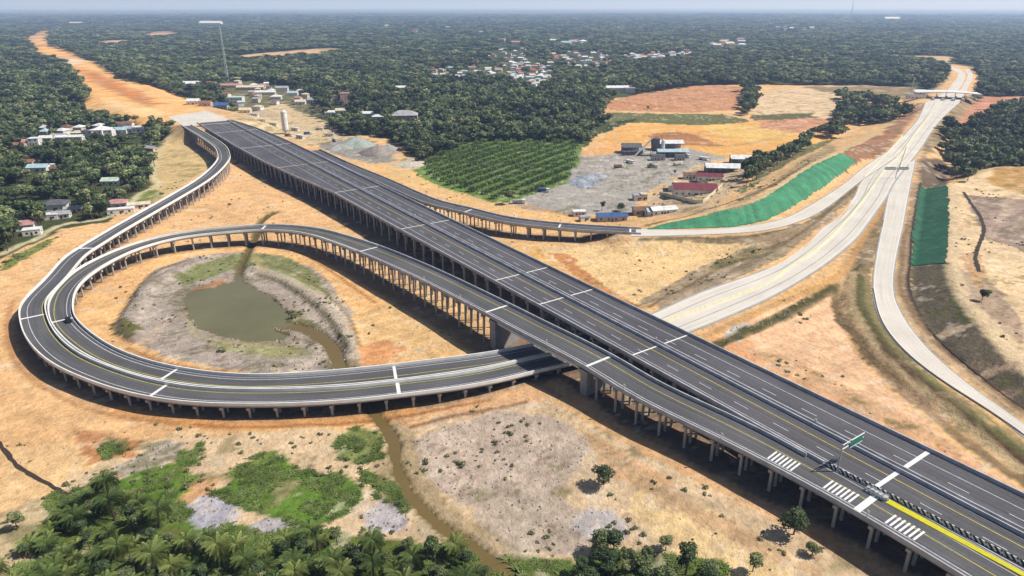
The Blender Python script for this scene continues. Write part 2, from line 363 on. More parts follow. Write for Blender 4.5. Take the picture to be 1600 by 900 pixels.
class MB:
    def __init__(s): s.v = []; s.f = []
    def box(s, x0, y0, z0, x1, y1, z1):
        b = len(s.v); s.v += [(x0,y0,z0),(x1,y0,z0),(x1,y1,z0),(x0,y1,z0),(x0,y0,z1),(x1,y0,z1),(x1,y1,z1),(x0,y1,z1)]
        s.f += [tuple(b+i for i in q) for q in ((0,3,2,1),(4,5,6,7),(0,1,5,4),(1,2,6,5),(2,3,7,6),(3,0,4,7))]; return s
    def cyl(s, x, y, z0, z1, r0, r1=None, n=10, cap=True):
        r1 = r0 if r1 is None else r1; b = len(s.v)
        for z, r in ((z0, r0), (z1, r1)):
            s.v += [(x+r*math.cos(2*PI*i/n), y+r*math.sin(2*PI*i/n), z) for i in range(n)]
        s.f += [(b+i, b+(i+1) % n, b+n+(i+1) % n, b+n+i) for i in range(n)]
        if cap: s.f += [tuple(b+n+i for i in range(n)), tuple(b+n-1-i for i in range(n))]
        return s
    def bar(s, p, q, r, n=4):
        p = np.array(p, float); q = np.array(q, float); d = q-p; d /= np.linalg.norm(d)+1e-9
        a = np.cross(d, (0,0,1) if abs(d[2]) < .9 else (1,0,0)); a /= np.linalg.norm(a); c = np.cross(d, a); b = len(s.v)
        for e in (p, q):
            for i in range(n):
                t = 2*PI*i/n+PI/4; s.v.append(tuple(e+(a*math.cos(t)+c*math.sin(t))*r))
        s.f += [(b+i, b+(i+1) % n, b+n+(i+1) % n, b+n+i) for i in range(n)]+[tuple(b+n+i for i in range(n)), tuple(b+n-1-i for i in range(n))]
        return s
    def gable(s, x0, y0, x1, y1, z0, zr, ov=.5, th=.14, axis='x'):
        """two-pitch roof"""
        x0 -= ov; x1 += ov; y0 -= ov; y1 += ov
        if axis == 'x':
            ym = (y0+y1)/2; P = [(x0,y0,z0),(x1,y0,z0),(x1,ym,zr),(x0,ym,zr),(x1,y1,z0),(x0,y1,z0)]
        else:
            xm = (x0+x1)/2; P = [(x1,y0,z0),(x1,y1,z0),(xm,y1,zr),(xm,y0,zr),(x0,y1,z0),(x0,y0,z0)]
        b = len(s.v); s.v += P+[(a, c, d-th) for a, c, d in P]
        q = [(0,1,2,3),(3,2,4,5),(9,8,7,6),(11,10,8,9),(0,6,7,1),(5,4,10,11),(0,3,9,6),(3,5,11,9),(1,7,8,2),(2,8,10,4)]
        s.f += [tuple(b+i for i in k) for k in q]; return s
    def hip(s, x0, y0, x1, y1, z0, zr, ov=.5):
        x0 -= ov; x1 += ov; y0 -= ov; y1 += ov; w = min(x1-x0, y1-y0)/2; ym = (y0+y1)/2; xm = (x0+x1)/2
        if x1-x0 >= y1-y0: r = [(x0+w, ym, zr), (x1-w, ym, zr)]
        else: r = [(xm, y0+w, zr), (xm, y1-w, zr)]
        b = len(s.v); s.v += [(x0,y0,z0),(x1,y0,z0),(x1,y1,z0),(x0,y1,z0)]+r
        if x1-x0 >= y1-y0: q = [(0,1,5,4),(1,2,5),(2,3,4,5),(3,0,4),(3,2,1,0)]
        else: q = [(0,1,4),(1,2,5,4),(2,3,5),(3,0,4,5),(3,2,1,0)]
        s.f += [tuple(b+i for i in k) for k in q]; return s
    def me(s, name, mat): return mesh_from(name, s.v, s.f, mat)
    def part(s, name, mat, parent=None, loc=None, rz=None): return link(name, s.me(name, mat), parent, loc, rz)
def sweep(P, prof, mat, name, parent=None, uv=False, wide=None):
    """sweep a closed profile [(offset to the left, dz)] along P; offset may be an array per station"""
    N_ = leftn(P); n = len(P); k = len(prof); V = np.zeros((n*k, 3))
    for j, (o, dz) in enumerate(prof):
        o = np.broadcast_to(o, n)
        V[j::k, :2] = P[:, :2]+N_*o[:, None]; V[j::k, 2] = P[:, 2]+dz
    Fc = []
    for i in range(n-1):
        for j in range(k):
            j2 = (j+1) % k; Fc.append((i*k+j, i*k+j2, (i+1)*k+j2, (i+1)*k+j))
    Fc.append(tuple(range(k-1, -1, -1))); Fc.append(tuple((n-1)*k+j for j in range(k)))
    me = mesh_from(name, V, Fc, mat)
    if uv:
        s = np.r_[0, np.cumsum(np.hypot(*np.diff(P[:, :2], axis=0).T))]
        L = me.uv_layers.new(name='UVMap'); vi = np.zeros(len(me.loops), int); me.loops.foreach_get('vertex_index', vi)
        offm = np.array([float(np.mean(o)) for o, _ in prof])
        u = np.stack([s[vi//k], offm[vi % k]], 1); L.data.foreach_set('uv', u.ravel())
    return link(name, me, parent)
def sheet(L_, R_, mat, name, dz=0, nx=2, parent=None):
    n = len(L_); V = []; Fc = []; U = []
    s = np.r_[0, np.cumsum(np.hypot(*np.diff(L_[:, :2], axis=0).T))]
    for i in range(n):
        for j in range(nx):
            t = j/(nx-1); p = L_[i]*(1-t)+R_[i]*t; V.append((p[0], p[1], p[2]+dz)); U.append((s[i], t*20))
    for i in range(n-1):
        for j in range(nx-1): Fc.append((i*nx+j+1, i*nx+j, (i+1)*nx+j, (i+1)*nx+j+1))
    me = mesh_from(name, V, Fc, mat); uvl = me.uv_layers.new(name='UVMap')
    for lp in me.loops: uvl.data[lp.index].uv = U[lp.vertex_index]
    if me.polygons[0].normal.z < 0: me.flip_normals()
    return link(name, me, parent)
def quads_on(P, items, dz, mat, name, parent):
    """painted bars on a deck: items (s0, s1, o0, o1), s along P, o to the left"""
    s = np.r_[0, np.cumsum(np.hypot(*np.diff(P[:, :2], axis=0).T))]; Nn = leftn(P); V = []; Fc = []
    def at(ss, oo): 
        return [np.interp(ss, s, P[:, 0])+np.interp(ss, s, Nn[:, 0])*oo, np.interp(ss, s, P[:, 1])+np.interp(ss, s, Nn[:, 1])*oo, np.interp(ss, s, P[:, 2])+dz]
    for s0, s1, o0, o1 in items:
        m = max(1, int(abs(s1-s0)/4)); b = len(V)
        for i in range(m+1):
            ss = s0+(s1-s0)*i/m; V += [at(ss, o0), at(ss, o1)]
        for i in range(m): Fc.append((b+2*i, b+2*i+2, b+2*i+3, b+2*i+1))
    me = mesh_from(name, V, Fc, mat)
    return link(name, me, parent)

# ------------------------------------------------------------------ terrain colours
tan = (222,180,128)
Z = []
def zone(col, pts, rough=.55): Z.append((col, pts, rough))
zone(tan, [(-400,640),(-200,500),(0,405),(49,383),(98,358),(147,350),(171,345),(220,308),(236,290),(236,262),(240,240),(257,220),(270,205),(255,190),(238,172),(310,160),(336,170),(400,172),(470,190),(530,212),(590,212),(628,228),(655,262),(735,300),(800,320),(880,285),(905,235),(960,190),(940,176),(955,155),(1100,133),(1350,134),(1460,140),(1480,118),(1470,104),(1490,99),(1525,105),(1530,150),(1506,172),(1492,205),(1482,235),(1490,262),(1512,285),(1545,262),(1600,268),(2100,290),(2300,1300),(-500,1300)])

zone((230,184,132), [(-400,640),(-200,505),(0,412),(90,366),(200,338),(236,322),(330,265),(345,240),(400,285),(545,350),(400,352),(150,425),(60,520),(200,620),(300,640),(600,625),(610,655),(560,668),(300,672),(200,690),(140,720),(60,770),(0,790),(-300,1000)])
zone((205,178,126), [(262,213),(283,213),(330,262),(290,285),(245,318),(228,320),(232,300),(240,255)])
zone((234,194,142), [(0,700),(120,690),(160,730),(60,790),(0,800)])
zone((232,184,126), [(110,470),(150,430),(250,385),(400,372),(470,378),(560,415),(740,545),(700,570),(540,580),(400,588),(250,568),(130,515)])
zone((226,185,130), [(560,490),(620,470),(700,520),(730,548),(640,560),(570,540)])
zone((216,156,106), [(565,540),(600,530),(640,545),(600,570),(555,575)])
zone((228,180,125), [(118,480),(170,430),(235,405),(230,430),(190,470),(165,500),(200,545),(160,530)])
zone((172,158,146), [(182,505),(203,470),(235,425),(300,402),(380,393),(440,402),(500,425),(548,480),(558,560),(530,582),(420,583),(330,575),(250,552),(205,533)])
zone((182,165,150), [(430,420),(520,455),(552,500),(556,540),(520,520),(470,470)])
zone((135,138,92), [(270,430),(330,405),(380,397),(440,400),(490,425),(520,465),(470,455),(420,425),(370,420),(310,440),(285,450)])
zone((150,145,105), [(320,530),(400,534),(470,540),(500,552),(430,560),(350,545)])
zone((120,118,80), [(440,480),(470,490),(500,510),(470,520),(430,505)])
zone((200,140,100), [(290,460),(330,442),(360,436),(350,450),(310,455)])
zone((105,100,60), [(168,505),(195,495),(225,515),(200,535),(178,525)])
zone((214,186,150), [(200,692),(300,680),(560,672),(620,660),(700,630),(830,603),(900,648),(1000,702),(1200,806),(1400,905),(1400,1250),(-100,1300),(-100,900),(60,792),(140,732)])
zone((224,178,132), [(600,655),(830,600),(860,625),(800,630),(680,650),(640,670)])
zone((196,176,158), [(640,690),(780,640),(860,650),(930,690),(880,760),(800,800),(720,790),(660,740)])
zone((222,176,132), [(930,690),(1000,720),(1060,760),(1000,770),(940,740)])
zone((186,168,150), [(720,740),(860,760),(900,800),(960,830),(900,870),(800,860),(750,830)])
zone((232,200,148), [(1000,760),(1100,790),(1200,850),(1250,900),(1050,900),(1030,850),(980,800)])
zone((200,165,125), [(900,655),(1000,735),(1100,795),(1200,845),(1300,900),(1250,900),(1150,850),(1000,770),(930,700)])
zone((182,168,150), [(180,730),(240,690),(285,690),(280,710),(240,740),(190,745)])
zone((196,140,96), [(112,665),(150,672),(215,690),(205,710),(165,715),(140,725),(130,700)])
zone((110,112,62), [(155,700),(165,685),(200,688),(195,705),(165,718)])
gr = (98,128,50)
zone(gr, [(150,765),(205,738),(270,735),(285,705),(305,692),(330,707),(300,732),(335,765),(360,790),(300,800),(440,850),(300,880),(160,850)], 1.3)
zone(gr, [(340,765),(400,730),(425,708),(450,720),(470,735),(520,742),(560,765),(545,800),(480,835),(420,805),(370,790)], 1.3)
zone((150,145,100), [(430,755),(470,748),(455,775),(430,790)])
zone((120,135,65), [(350,740),(410,710),(430,703),(400,735),(360,755)])
zone((128,138,78), [(520,690),(555,665),(598,680),(600,715),(560,725),(530,715)])
zone((120,132,72), [(560,730),(620,760),(640,800),(600,790)])
zone((205,160,115), [(310,740),(345,745),(330,775),(300,790),(280,785)])
zone((178,174,184), [(290,795),(305,775),(340,772),(372,790),(372,815),(330,830),(305,820)])
zone((184,176,176), [(385,825),(410,808),(440,808),(462,825),(440,845),(400,845)])
zone((186,178,180), [(560,805),(590,778),(620,788),(640,812),(635,838),(585,832)])
zone((196,186,182), [(885,825),(915,798),(950,798),(980,825),(970,850),(920,845)])
zone((100,112,52), [(20,870),(60,780),(160,750),(280,830),(520,830),(800,870),(900,880),(950,860),(1140,880),(1150,1000),(0,1100)])
zone((200,178,140), [(0,800),(70,775),(70,830),(40,880),(-50,900)])
zone((232,188,148), [(1085,525),(1200,476),(1312,446),(1306,490),(1330,545),(1400,622),(1500,702),(1600,765),(1650,840),(1230,602)])
zone((222,166,122), [(1100,535),(1150,520),(1250,580),(1400,660),(1600,770),(1600,795),(1230,602)])
zone((205,165,125), [(1150,535),(1250,565),(1350,620),(1500,700),(1500,715),(1350,645),(1230,590)])
zone((196,190,184), [(1130,520),(1165,505),(1185,510),(1150,535)])
zone((232,196,142), [(790,380),(1000,378),(1150,378),(1235,388),(1180,410),(1100,440),(1020,478),(960,470),(860,400)])
zone((200,140,88), [(860,395),(880,395),(960,455),(1010,475),(990,482),(930,455)])
zone((222,175,110), [(640,360),(790,380),(840,385),(900,440),(700,380)])
zone((226,182,122), [(560,260),(620,262),(735,305),(800,325),(900,345),(1000,352),(880,350),(740,322),(640,290)])
zone((165,145,120), [(1000,470),(1090,420),(1140,395),(1200,382),(1245,385),(1200,412),(1040,486)])
zone((120,112,78), [(1120,405),(1185,382),(1200,386),(1150,415),(1110,425)])
zone((162,140,112), [(1000,371),(1190,365),(1260,345),(1345,282),(1345,300),(1290,350),(1235,388),(1150,379),(1000,378)])
zone((226,178,118), [(1100,530),(1200,472),(1310,420),(1325,390),(1315,430),(1200,480),(1110,535)])
zone((150,128,98), [(1404,285),(1340,385),(1312,430),(1300,480),(1340,550),(1400,612),(1500,690),(1600,765),(1720,850),(1720,790),(1600,700),(1480,615),(1380,505),(1360,440)])
zone((98,92,62), [(1345,400),(1338,450),(1345,500),(1365,540),(1430,605),(1540,690),(1530,692),(1410,605),(1345,545),(1325,500),(1325,440)])
zone((205,170,128), [(1310,460),(1330,430),(1340,500),(1380,560),(1500,665),(1600,740),(1590,745),(1480,668),(1360,560),(1315,500)])
zone((80,82,50), [(1105,545),(1200,495),(1305,442),(1308,452),(1200,506),(1110,552)])
zone((110,100,72), [(1305,450),(1318,440),(1320,500),(1370,560),(1350,560),(1305,500)])
zone((172,145,115), [(1432,250),(1415,350),(1400,400),(1398,450),(1412,490),(1450,545),(1600,660),(1700,730),(1720,710),(1600,645),(1480,545),(1425,480),(1420,400),(1440,290),(1450,240)])
zone((108,98,80), [(1424,412),(1481,412),(1496,460),(1530,508),(1600,590),(1700,680),(1700,715),(1600,640),(1480,545),(1428,480)])
zone((88,92,58), [(1480,430),(1512,480),(1520,505),(1505,505),(1485,470)])
zone((190,165,135), [(1450,525),(1515,505),(1522,510),(1460,532)])
zone((185,160,130), [(1525,585),(1590,565),(1598,572),(1530,593)])
zone((112,95,80), [(1440,250),(1482,246),(1482,290),(1436,288)])
zone((228,198,156), [(1483,292),(1500,285),(1545,262),(1600,268),(2100,280),(2200,900),(1700,675),(1600,588),(1532,506),(1498,458),(1484,412)])
zone((165,142,128), [(1512,305),(1600,312),(1700,330),(1700,410),(1600,395),(1540,370),(1520,340)])
zone((192,150,90), [(1540,285),(1560,268),(1640,266),(1700,300),(1600,305)])
zone((180,155,130), [(1490,420),(1540,430),(1600,500),(1600,540),(1540,490),(1500,460)])
zone((200,160,120), [(1500,395),(1530,395),(1545,440),(1520,450)])
zone((168,162,154), [(790,316),(880,288),(875,262),(905,238),(960,222),(1000,230),(1130,235),(1140,245),(1080,262),(1040,285),(1005,305),(985,335),(900,335),(830,328)])
zone((222,170,112), [(905,238),(950,222),(985,228),(960,240),(915,245)])
zone((150,155,165), [(888,280),(930,270),(950,275),(925,295),(895,292)])
zone((196,170,138), [(1010,310),(1040,285),(1080,262),(1160,248),(1200,250),(1150,290),(1110,330),(1010,340)])
zone((226,172,100), [(930,222),(985,192),(1090,190),(1330,193),(1300,215),(1240,235),(1190,248),(1140,248),(1080,232),(1000,226)])
zone((176,122,80), [(1000,212),(1060,205),(1100,215),(1130,228),(1060,226)])
zone((226,186,110), [(1090,196),(1200,196),(1250,210),(1180,225),(1120,210)])
zone((110,112,70), [(930,190),(950,176),(1040,178),(1130,178),(1180,190),(1100,196),(1000,192)])
zone((198,144,106), [(948,158),(1000,147),(1085,134),(1160,135),(1168,160),(1150,172),(1080,176),(948,172)])
zone((218,190,152), [(1175,148),(1250,136),(1350,133),(1400,136),(1380,150),(1335,175),(1300,186),(1175,184)])
zone((150,128,95), [(1250,135),(1440,136),(1445,152),(1390,152),(1300,146)])
zone((206,150,118), [(1180,184),(1310,186),(1320,200),(1260,210),(1190,200)])
zone((100,98,62), [(1175,180),(1270,176),(1275,185),(1180,188)])
zone((158,118,90), [(1100,338),(1200,303),(1310,240),(1370,212),(1400,190),(1430,165),(1447,162),(1400,218),(1385,236),(1340,255),(1180,335)])
zone((175,150,112), [(1120,330),(1190,290),(1260,245),(1300,225),(1310,235),(1200,298),(1130,332)])
zone((120,118,78), [(1150,300),(1200,262),(1260,228),(1300,215),(1300,222),(1220,262),(1160,305)])
zone((205,142,112), [(1492,208),(1500,180),(1535,150),(1640,150),(1640,168),(1565,172),(1545,203)])
zone((150,130,98), [(1440,225),(1475,180),(1505,150),(1530,150),(1490,200),(1475,225),(1445,250)])
zone((240,184,116), [(38,62),(60,50),(88,44),(76,58),(82,72),(112,82),(122,88),(150,97),(195,125),(262,143),(300,158),(318,170),(265,185),(262,200),(230,196),(150,185),(92,164),(98,158),(142,160),(125,130),(100,100),(62,90)])
zone((232,212,190), [(70,88),(110,92),(125,98),(98,102)])
zone((200,120,70), [(150,115),(180,128),(200,140),(185,140),(150,125)])
zone((208,172,130), [(348,95),(362,88),(420,82),(520,75),(568,78),(500,88),(400,95)])
zone((196,158,130), [(212,56),(235,50),(270,48),(288,55),(240,60)])
zone((210,180,140), [(140,70),(160,63),(212,62),(198,70),(150,73)])
zone((205,172,125), [(1370,90),(1400,86),(1490,88),(1496,96),(1470,103),(1440,94)])
zone((180,168,150), [(222,102),(320,96),(322,99),(240,104)])
zone((150,146,138), [(495,228),(520,218),(560,214),(585,222),(612,238),(622,250),(585,256),(540,246)])
zone((200,180,150), [(620,252),(645,244),(664,250),(648,268),(625,262)])
for q_ in ([(345,128),(400,128),(470,142),(500,165),(500,182),(440,165),(400,178),(350,160)],): zone((112,108,78), q_, 2.2)
zone((206,182,142), [(360,185),(400,172),(440,162),(510,190),(520,200),(545,215),(490,228),(430,210)])
zone((128,138,72), [(195,315),(225,298),(250,297),(258,305),(228,315),(205,318)])
zone((120,128,66), [(0,412),(45,388),(98,365),(60,395),(0,425)])
zone((60,72,38), [(905,222),(960,190),(1000,185),(950,205)])
zone((108,136,62), [(640,268),(700,236),(745,222),(908,221),(903,250),(887,286),(800,314),(770,316),(690,292)])
SHADOW_BAND = [main_pt(s_, o_)[:2] for s_, o_ in ((-600,-46),(-380,-50),(-265,-40),(-60,-39),(-50,-53),(20,-49),(60,-45),(330,-43),(330,0),(-600,-8))]  # ground strip that takes the painted shadow of the main viaduct
zone((212,138,80), [(120,108),(150,112),(190,130),(230,150),(250,165),(215,160),(170,140),(130,122)], 1.2)
zone((246,204,146), [(160,150),(230,170),(270,178),(230,186),(170,172)], 1.2)
tracks = [([(60,62),(90,85),(130,108),(180,140),(240,168)], 4, (200,136,84)), ([(75,60),(105,84),(160,112),(220,140),(280,165)], 4, (250,206,146)), ([(0,398),(49,376),(98,351),(147,344),(171,339),(200,325),(220,302),(245,290),(240,273),(242,248),(257,226),(268,213)], 2.2, (226,214,172)),
    ([(870,600),(940,655),(1000,695),(1100,745),(1200,795),(1300,845),(1420,905)], 3.2, (230,182,132)),
    ([(190,640),(250,655),(320,662),(420,664),(560,655),(640,640)], 2.5, (224,164,104)),
    ([(1010,345),(1080,330),(1150,308),(1210,280),(1265,240)], 2.6, (226,188,138)),
    ([(1119,328),(1191,307),(1260,262),(1310,238),(1360,210),(1400,188)], 2.4, (226,200,150)),
    ([(1215,270),(1150,296),(1110,318)], 2.2, (228,196,150)),
    ([(810,318),(860,330),(900,338),(980,345)], 2.0, (205,150,100)),
    ([(1487,290),(1489,340),(1487,410),(1502,458),(1540,505),(1605,575)], 3.2, (232,206,166)),
    ([(600,262),(660,285),(730,308),(800,332)], 3.0, (230,196,140)),
    ([(1320,400),(1315,440),(1312,480),(1345,540),(1400,600)], 1.2, (210,178,140))]

def build_terrain():
    def axis(lo, a, b, step, hi, g):
        c = list(np.arange(a, b+.1, step)); s = step; x = c[0]; l = []
        while x > lo: s *= g; x -= s; l.append(x)
        s = step; x = c[-1]; r = []
        while x < hi: s *= g; x += s; r.append(x)
        return np.array(l[::-1]+c+r)
    xs = axis(-90000, -240, 250, 1.5, 90000, 1.03)
    ys1 = np.arange(86, 330, 1.25); l = list(ys1); s = 1.25
    while l[-1] < 1200: s = min(s*1.012, 5); l.append(l[-1]+s)
    while l[-1] < 120000: s *= 1.06; l.append(l[-1]+s)
    pre = []; s = 1.25; y = 86
    while y > -3000: s *= 1.25; y -= s; pre.append(y)
    ys = np.array(pre[::-1]+l)
    X, Y = np.meshgrid(xs, ys); nx, ny = len(xs), len(ys)
    Hh = hfun(X, Y)
    x = X.ravel(); y = Y.ravel()
    amp = np.clip(y/330, .6, 3)
    wx = x+(fbm(x/11, y/11, 31, 4)-.5)*10*amp+(fbm(x/2.5, y/2.5, 33, 2)-.5)*3; wy = y+(fbm(x/11, y/11, 32, 4)-.5)*10*amp+(fbm(x/2.5, y/2.5, 34, 2)-.5)*3
    base = np.array(lin((82,90,54), .8))
    col = np.tile(base, (len(x), 1)); zid = np.full(len(x), -1)
    for i, (c, pts, r) in enumerate(Z):
        P = ground_poly(pts); x0, y0 = P.min(0)-20; x1, y1 = P.max(0)+20
        m = np.where((x > x0) & (x < x1) & (y > y0) & (y < y1))[0]
        ins = inside(x[m]+(wx[m]-x[m])*r, y[m]+(wy[m]-y[m])*r, P); k = m[ins]; L_ = np.array(lin(c, 1.0)); col[k] = L_; zid[k] = i
    m = np.where(inside(wx, wy, SHADOW_BAND))[0]; col[m] = col[m]*.25+np.array(lin((112,96,90)))*.6  # viaduct shadow deepened by darkening the soil colour
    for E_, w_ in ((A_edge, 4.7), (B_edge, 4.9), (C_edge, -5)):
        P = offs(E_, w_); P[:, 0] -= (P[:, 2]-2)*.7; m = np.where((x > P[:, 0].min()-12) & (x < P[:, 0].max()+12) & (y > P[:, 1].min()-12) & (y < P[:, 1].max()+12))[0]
        d, _ = pdist(x[m], y[m], P[::3]); f = np.clip((7.5-d)/3, 0, 1)[:, None]*.7; col[m] = col[m]*(1-f)+np.array(lin((122,102,90)))*f  # ramp shadows painted into the soil, shifted sideways with deck height
    # patches of scattered dry grass, paler rubble and stains over the bare ground
    bare = zid >= 0; smoothz = np.isin(zid, [i for i, (c, _, _) in enumerate(Z) if c[0] >= 215 and c[2] < 152])
    g = fbm(x/7, y/7, 51, 4); g2 = fbm(x/2.2, y/2.2, 55, 3); big = fbm(x/45, y/45, 57, 3)
    near = (y < 400)
    k = bare & ~smoothz & (g > .60) & (g2 > .45) & (big > .42); col[k] = col[k]*.45+np.array(lin((112,112,66)))*.55
    k = bare & (g < .36) & (g2 > .5); col[k] = col[k]*.6+np.array(lin((240,225,200)))*.4
    k = bare & ~smoothz & (g2 < .3) & (g > .5); col[k] = col[k]*np.array((.72,.66,.62))
    # grader marks: long thin streaks following the haul directions
    for ang, sd, am in ((.6, 61, .16), (-.5, 63, .12)):
        u = x*math.cos(ang)+y*math.sin(ang); v = -x*math.sin(ang)+y*math.cos(ang)
        st = fbm(u/50, v/2.6, sd, 3); col[bare] *= (1+(st[bare]-.5)*am*2.2)[:, None]
    for pts, w, c in tracks:
        P = resample(ground_poly(pts), 8); m = np.where((x > P[:, 0].min()-9) & (x < P[:, 0].max()+9) & (y > P[:, 1].min()-9) & (y < P[:, 1].max()+9))[0]
        d, _ = pdist(wx[m]*.3+x[m]*.7, wy[m]*.3+y[m]*.7, P); f = np.clip((w+.6-d)/1.2, 0, 1)[:, None]*.85
        col[m] = col[m]*(1-f)+np.array(lin(c))*f
    for pts, z, w, c in ditch_lines:
        P = resample(ground_poly(pts), 6); m = np.where((x > P[:, 0].min()-9) & (x < P[:, 0].max()+9) & (y > P[:, 1].min()-9) & (y < P[:, 1].max()+9))[0]
        d, _ = pdist(wx[m]*.15+x[m]*.85, wy[m]*.15+y[m]*.85, P); f = np.clip((w+.5-d)/.8, 0, 1)[:, None]*.85
        col[m] = col[m]*(1-f)+np.array(lin(c))*f
    rr = np.random.default_rng(77)
    for (cx_, cy_), (rx_, ry_), n_, tone in (((1000,430),(150,35),9,(245,214,165)), ((1280,600),(140,80),12,(240,200,165)), ((80,620),(90,100),9,(242,204,156)), ((640,510),(80,50),8,(242,205,150)), ((1000,790),(170,70),10,(236,206,168)),
            ((170,150),(90,35),9,(245,215,170)), ((1080,215),(110,18),8,(240,200,140)), ((1540,420),(50,110),8,(240,215,180)), ((300,290),(70,60),6,(245,205,150)), ((780,700),(110,60),7,(226,206,186))):
        for _ in range(n_):
            a0 = rr.uniform(0, 6.28); p0 = np.array((cx_+rx_*rr.uniform(-1,1), cy_+ry_*rr.uniform(-1,1))); hd = rr.uniform(-.5, .5); q = [p0]
            for _k in range(7):
                q.append(q[-1]+np.array((math.cos(hd)*rx_*.22, math.sin(hd)*ry_*.3))); hd += rr.uniform(-.35, .35)
            P = resample(ground_poly(q), 5); m = np.where((x > P[:, 0].min()-5) & (x < P[:, 0].max()+5) & (y > P[:, 1].min()-5) & (y < P[:, 1].max()+5))[0]
            m = m[zid[m] >= 0]; d, _ = pdist(x[m], y[m], P); wd = np.clip(y[m]/350, .9, 3); dk = rr.random() < .45
            f = np.clip((wd+.3-np.abs(d-wd*1.2))/1.0, 0, 1)[:, None]*(.28 if not dk else .22)
            col[m] = col[m]*(1-f)+np.array(lin(tone if not dk else tuple(int(v*.62) for v in tone)))*f
    # wet banks
    m = np.where((x > -260) & (x < 60) & (y > 90) & (y < 420))[0]
    hz = Hh.ravel()[m]; dp_, _ = pdist(x[m], y[m], POND, True); ds_, _ = pdist(x[m], y[m], STREAM); dd_, _ = pdist(x[m], y[m], DITCH); wet = (np.clip((-.05-hz)/.35, 0, 1)*(np.minimum(np.minimum(dp_, ds_), dd_) < 7))[:, None]
    col[m] = col[m]*(1-wet)+np.array(lin((112,100,62)))*wet
    # far country: forest tones
    far = ~bare
    t = fbm(x/260, y/520, 71, 4)
    col[far] *= (0.75+t[far]*.6)[:, None]
    me = bpy.data.meshes.new('ground')
    V = np.stack([x, y, Hh.ravel()], 1)
    me.vertices.add(len(V)); me.vertices.foreach_set('co', V.ravel())
    i = np.arange((nx-1)*(ny-1)); r = i//(nx-1); c_ = i % (nx-1); a = r*nx+c_
    q = np.stack([a, a+1, a+nx+1, a+nx], 1).ravel()
    me.loops.add(len(q)); me.loops.foreach_set('vertex_index', q)
    me.polygons.add(len(i)); me.polygons.foreach_set('loop_start', np.arange(len(i))*4)
    me.polygons.foreach_set('loop_total', np.full(len(i), 4))
    me.polygons.foreach_set('use_smooth', np.ones(len(i), bool))
    me.update(calc_edges=True)
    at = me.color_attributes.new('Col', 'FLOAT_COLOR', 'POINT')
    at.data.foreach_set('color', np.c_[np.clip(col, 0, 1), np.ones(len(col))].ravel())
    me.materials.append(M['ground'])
    tag(link('ground', me), kind='structure')
build_terrain()
ZW = [ground_poly(p) for _, p, _ in Z]
def zone_of(x, y):
    r = np.full(x.shape, -1)
    for i, P in enumerate(ZW):
        r[inside(x, y, P)] = i
    return r

# ------------------------------------------------------------------ concrete pavements, water
def clear_strip(name, L_, R_, mat='pavement', nx=5):
    return tag(sheet(L_, R_, M[mat], name, .02, nx), kind='structure')
clear_strip('road', D_L, D_R); clear_strip('road', E_L, E_R)
Fl = F_L.copy(); Fl[:, 2] += .004; Fr = F_R.copy(); Fr[:, 2] += .004; clear_strip('road', Fl, Fr)
clear_strip('road', T_L, T_R); Ul = U_L.copy(); Ul[:, 2] += .006; Ur = U_R.copy(); Ur[:, 2] += .006; clear_strip('road', Ul, Ur)
clear_strip('road', G_L, G_R)
def verge_line(L_, R_, t, wd, mat, name, dz=.05):
    P = L_*(1-t)+R_*t; o = sheet(offs(P, wd/2), offs(P, -wd/2), M[mat], name, dz, 2); tag(o, kind='structure')
for L_, R_ in ((D_L, D_R), (E_L, E_R), (Fl, Fr)):
    w_ = np.hypot(*(L_[40]-R_[40])[:2])
    for t_ in (1.1/w_, 1-1.1/w_): verge_line(L_, R_, t_, .28, 'white', 'road_line')
    for t_ in (-.45/w_, 1+.45/w_): verge_line(L_, R_, t_, .9, 'girder', 'kerb_strip', .008)
for t_ in (.27, .75): verge_line(D_L, D_R, t_, .5, 'girder', 'road_joint', .028)
def flat_poly(name, P, z, mat):
    me = mesh_from(name, [(a, b, z) for a, b in P], [tuple(range(len(P)))], mat)
    return tag(link(name, me), kind='structure')
def water_mat(name, c, rough):
    m, nt, b = newmat(name); rgb = N(nt, 'ShaderNodeRGB'); rgb.outputs[0].default_value = (*c, 1)
    o = noise_mul(nt, rgb.outputs[0], .04, .9, 1.12, 'World', 3); nt.links.new(o, b.inputs['Base Color'])
    b.inputs['Roughness'].default_value = rough; b.inputs['Specular IOR Level'].default_value = .5
    return m
M['pond'] = water_mat('muddy_green_water', lin((126,121,84), .8), .06)
M['brook'] = water_mat('muddy_brown_water', lin((128,108,64), .8), .12)
pp = np.array(POND); cx, cy = pp.mean(0)
flat_poly('pond_water', [(cx+(a-cx)*1.25, cy+(b-cy)*1.25) for a, b in POND], -.55, M['pond'])
S3 = np.c_[STREAM, np.full(len(STREAM), -.62)]
st_ = sheet(offs(S3, 4.5), offs(S3, -4.5), M['brook'], 'stream_water'); tag(st_, kind='structure')

M['ditch'] = plain('dark_wet_earth', (.055,.042,.032), .9, .35, .8)
def ditch(pts, w):
    g = resample(ground_poly(pts), 2.0); P = smooth(np.c_[g, hfun(g[:, 0], g[:, 1])+.10], 1); P[:, :2] += rng.normal(size=(len(P), 2))*.12
    wv = w*(.8+.5*rng.random(len(P))); tag(sheet(offs(P, wv/2), offs(P, -wv/2), M['ditch'], 'ditch', 0, 2), kind='structure')
ditch([(-30,668),(0,694),(28,728),(60,748),(92,766),(112,778),(124,784)], 1.1)
ditch([(1505,300),(1516,316),(1526,330),(1534,345),(1537,362),(1530,382),(1524,402),(1530,425)], 1.7)
ditch([(1438,285),(1432,320),(1426,360),(1422,410),(1421,450),(1442,500),(1482,545),(1542,595),(1602,640)], .8)
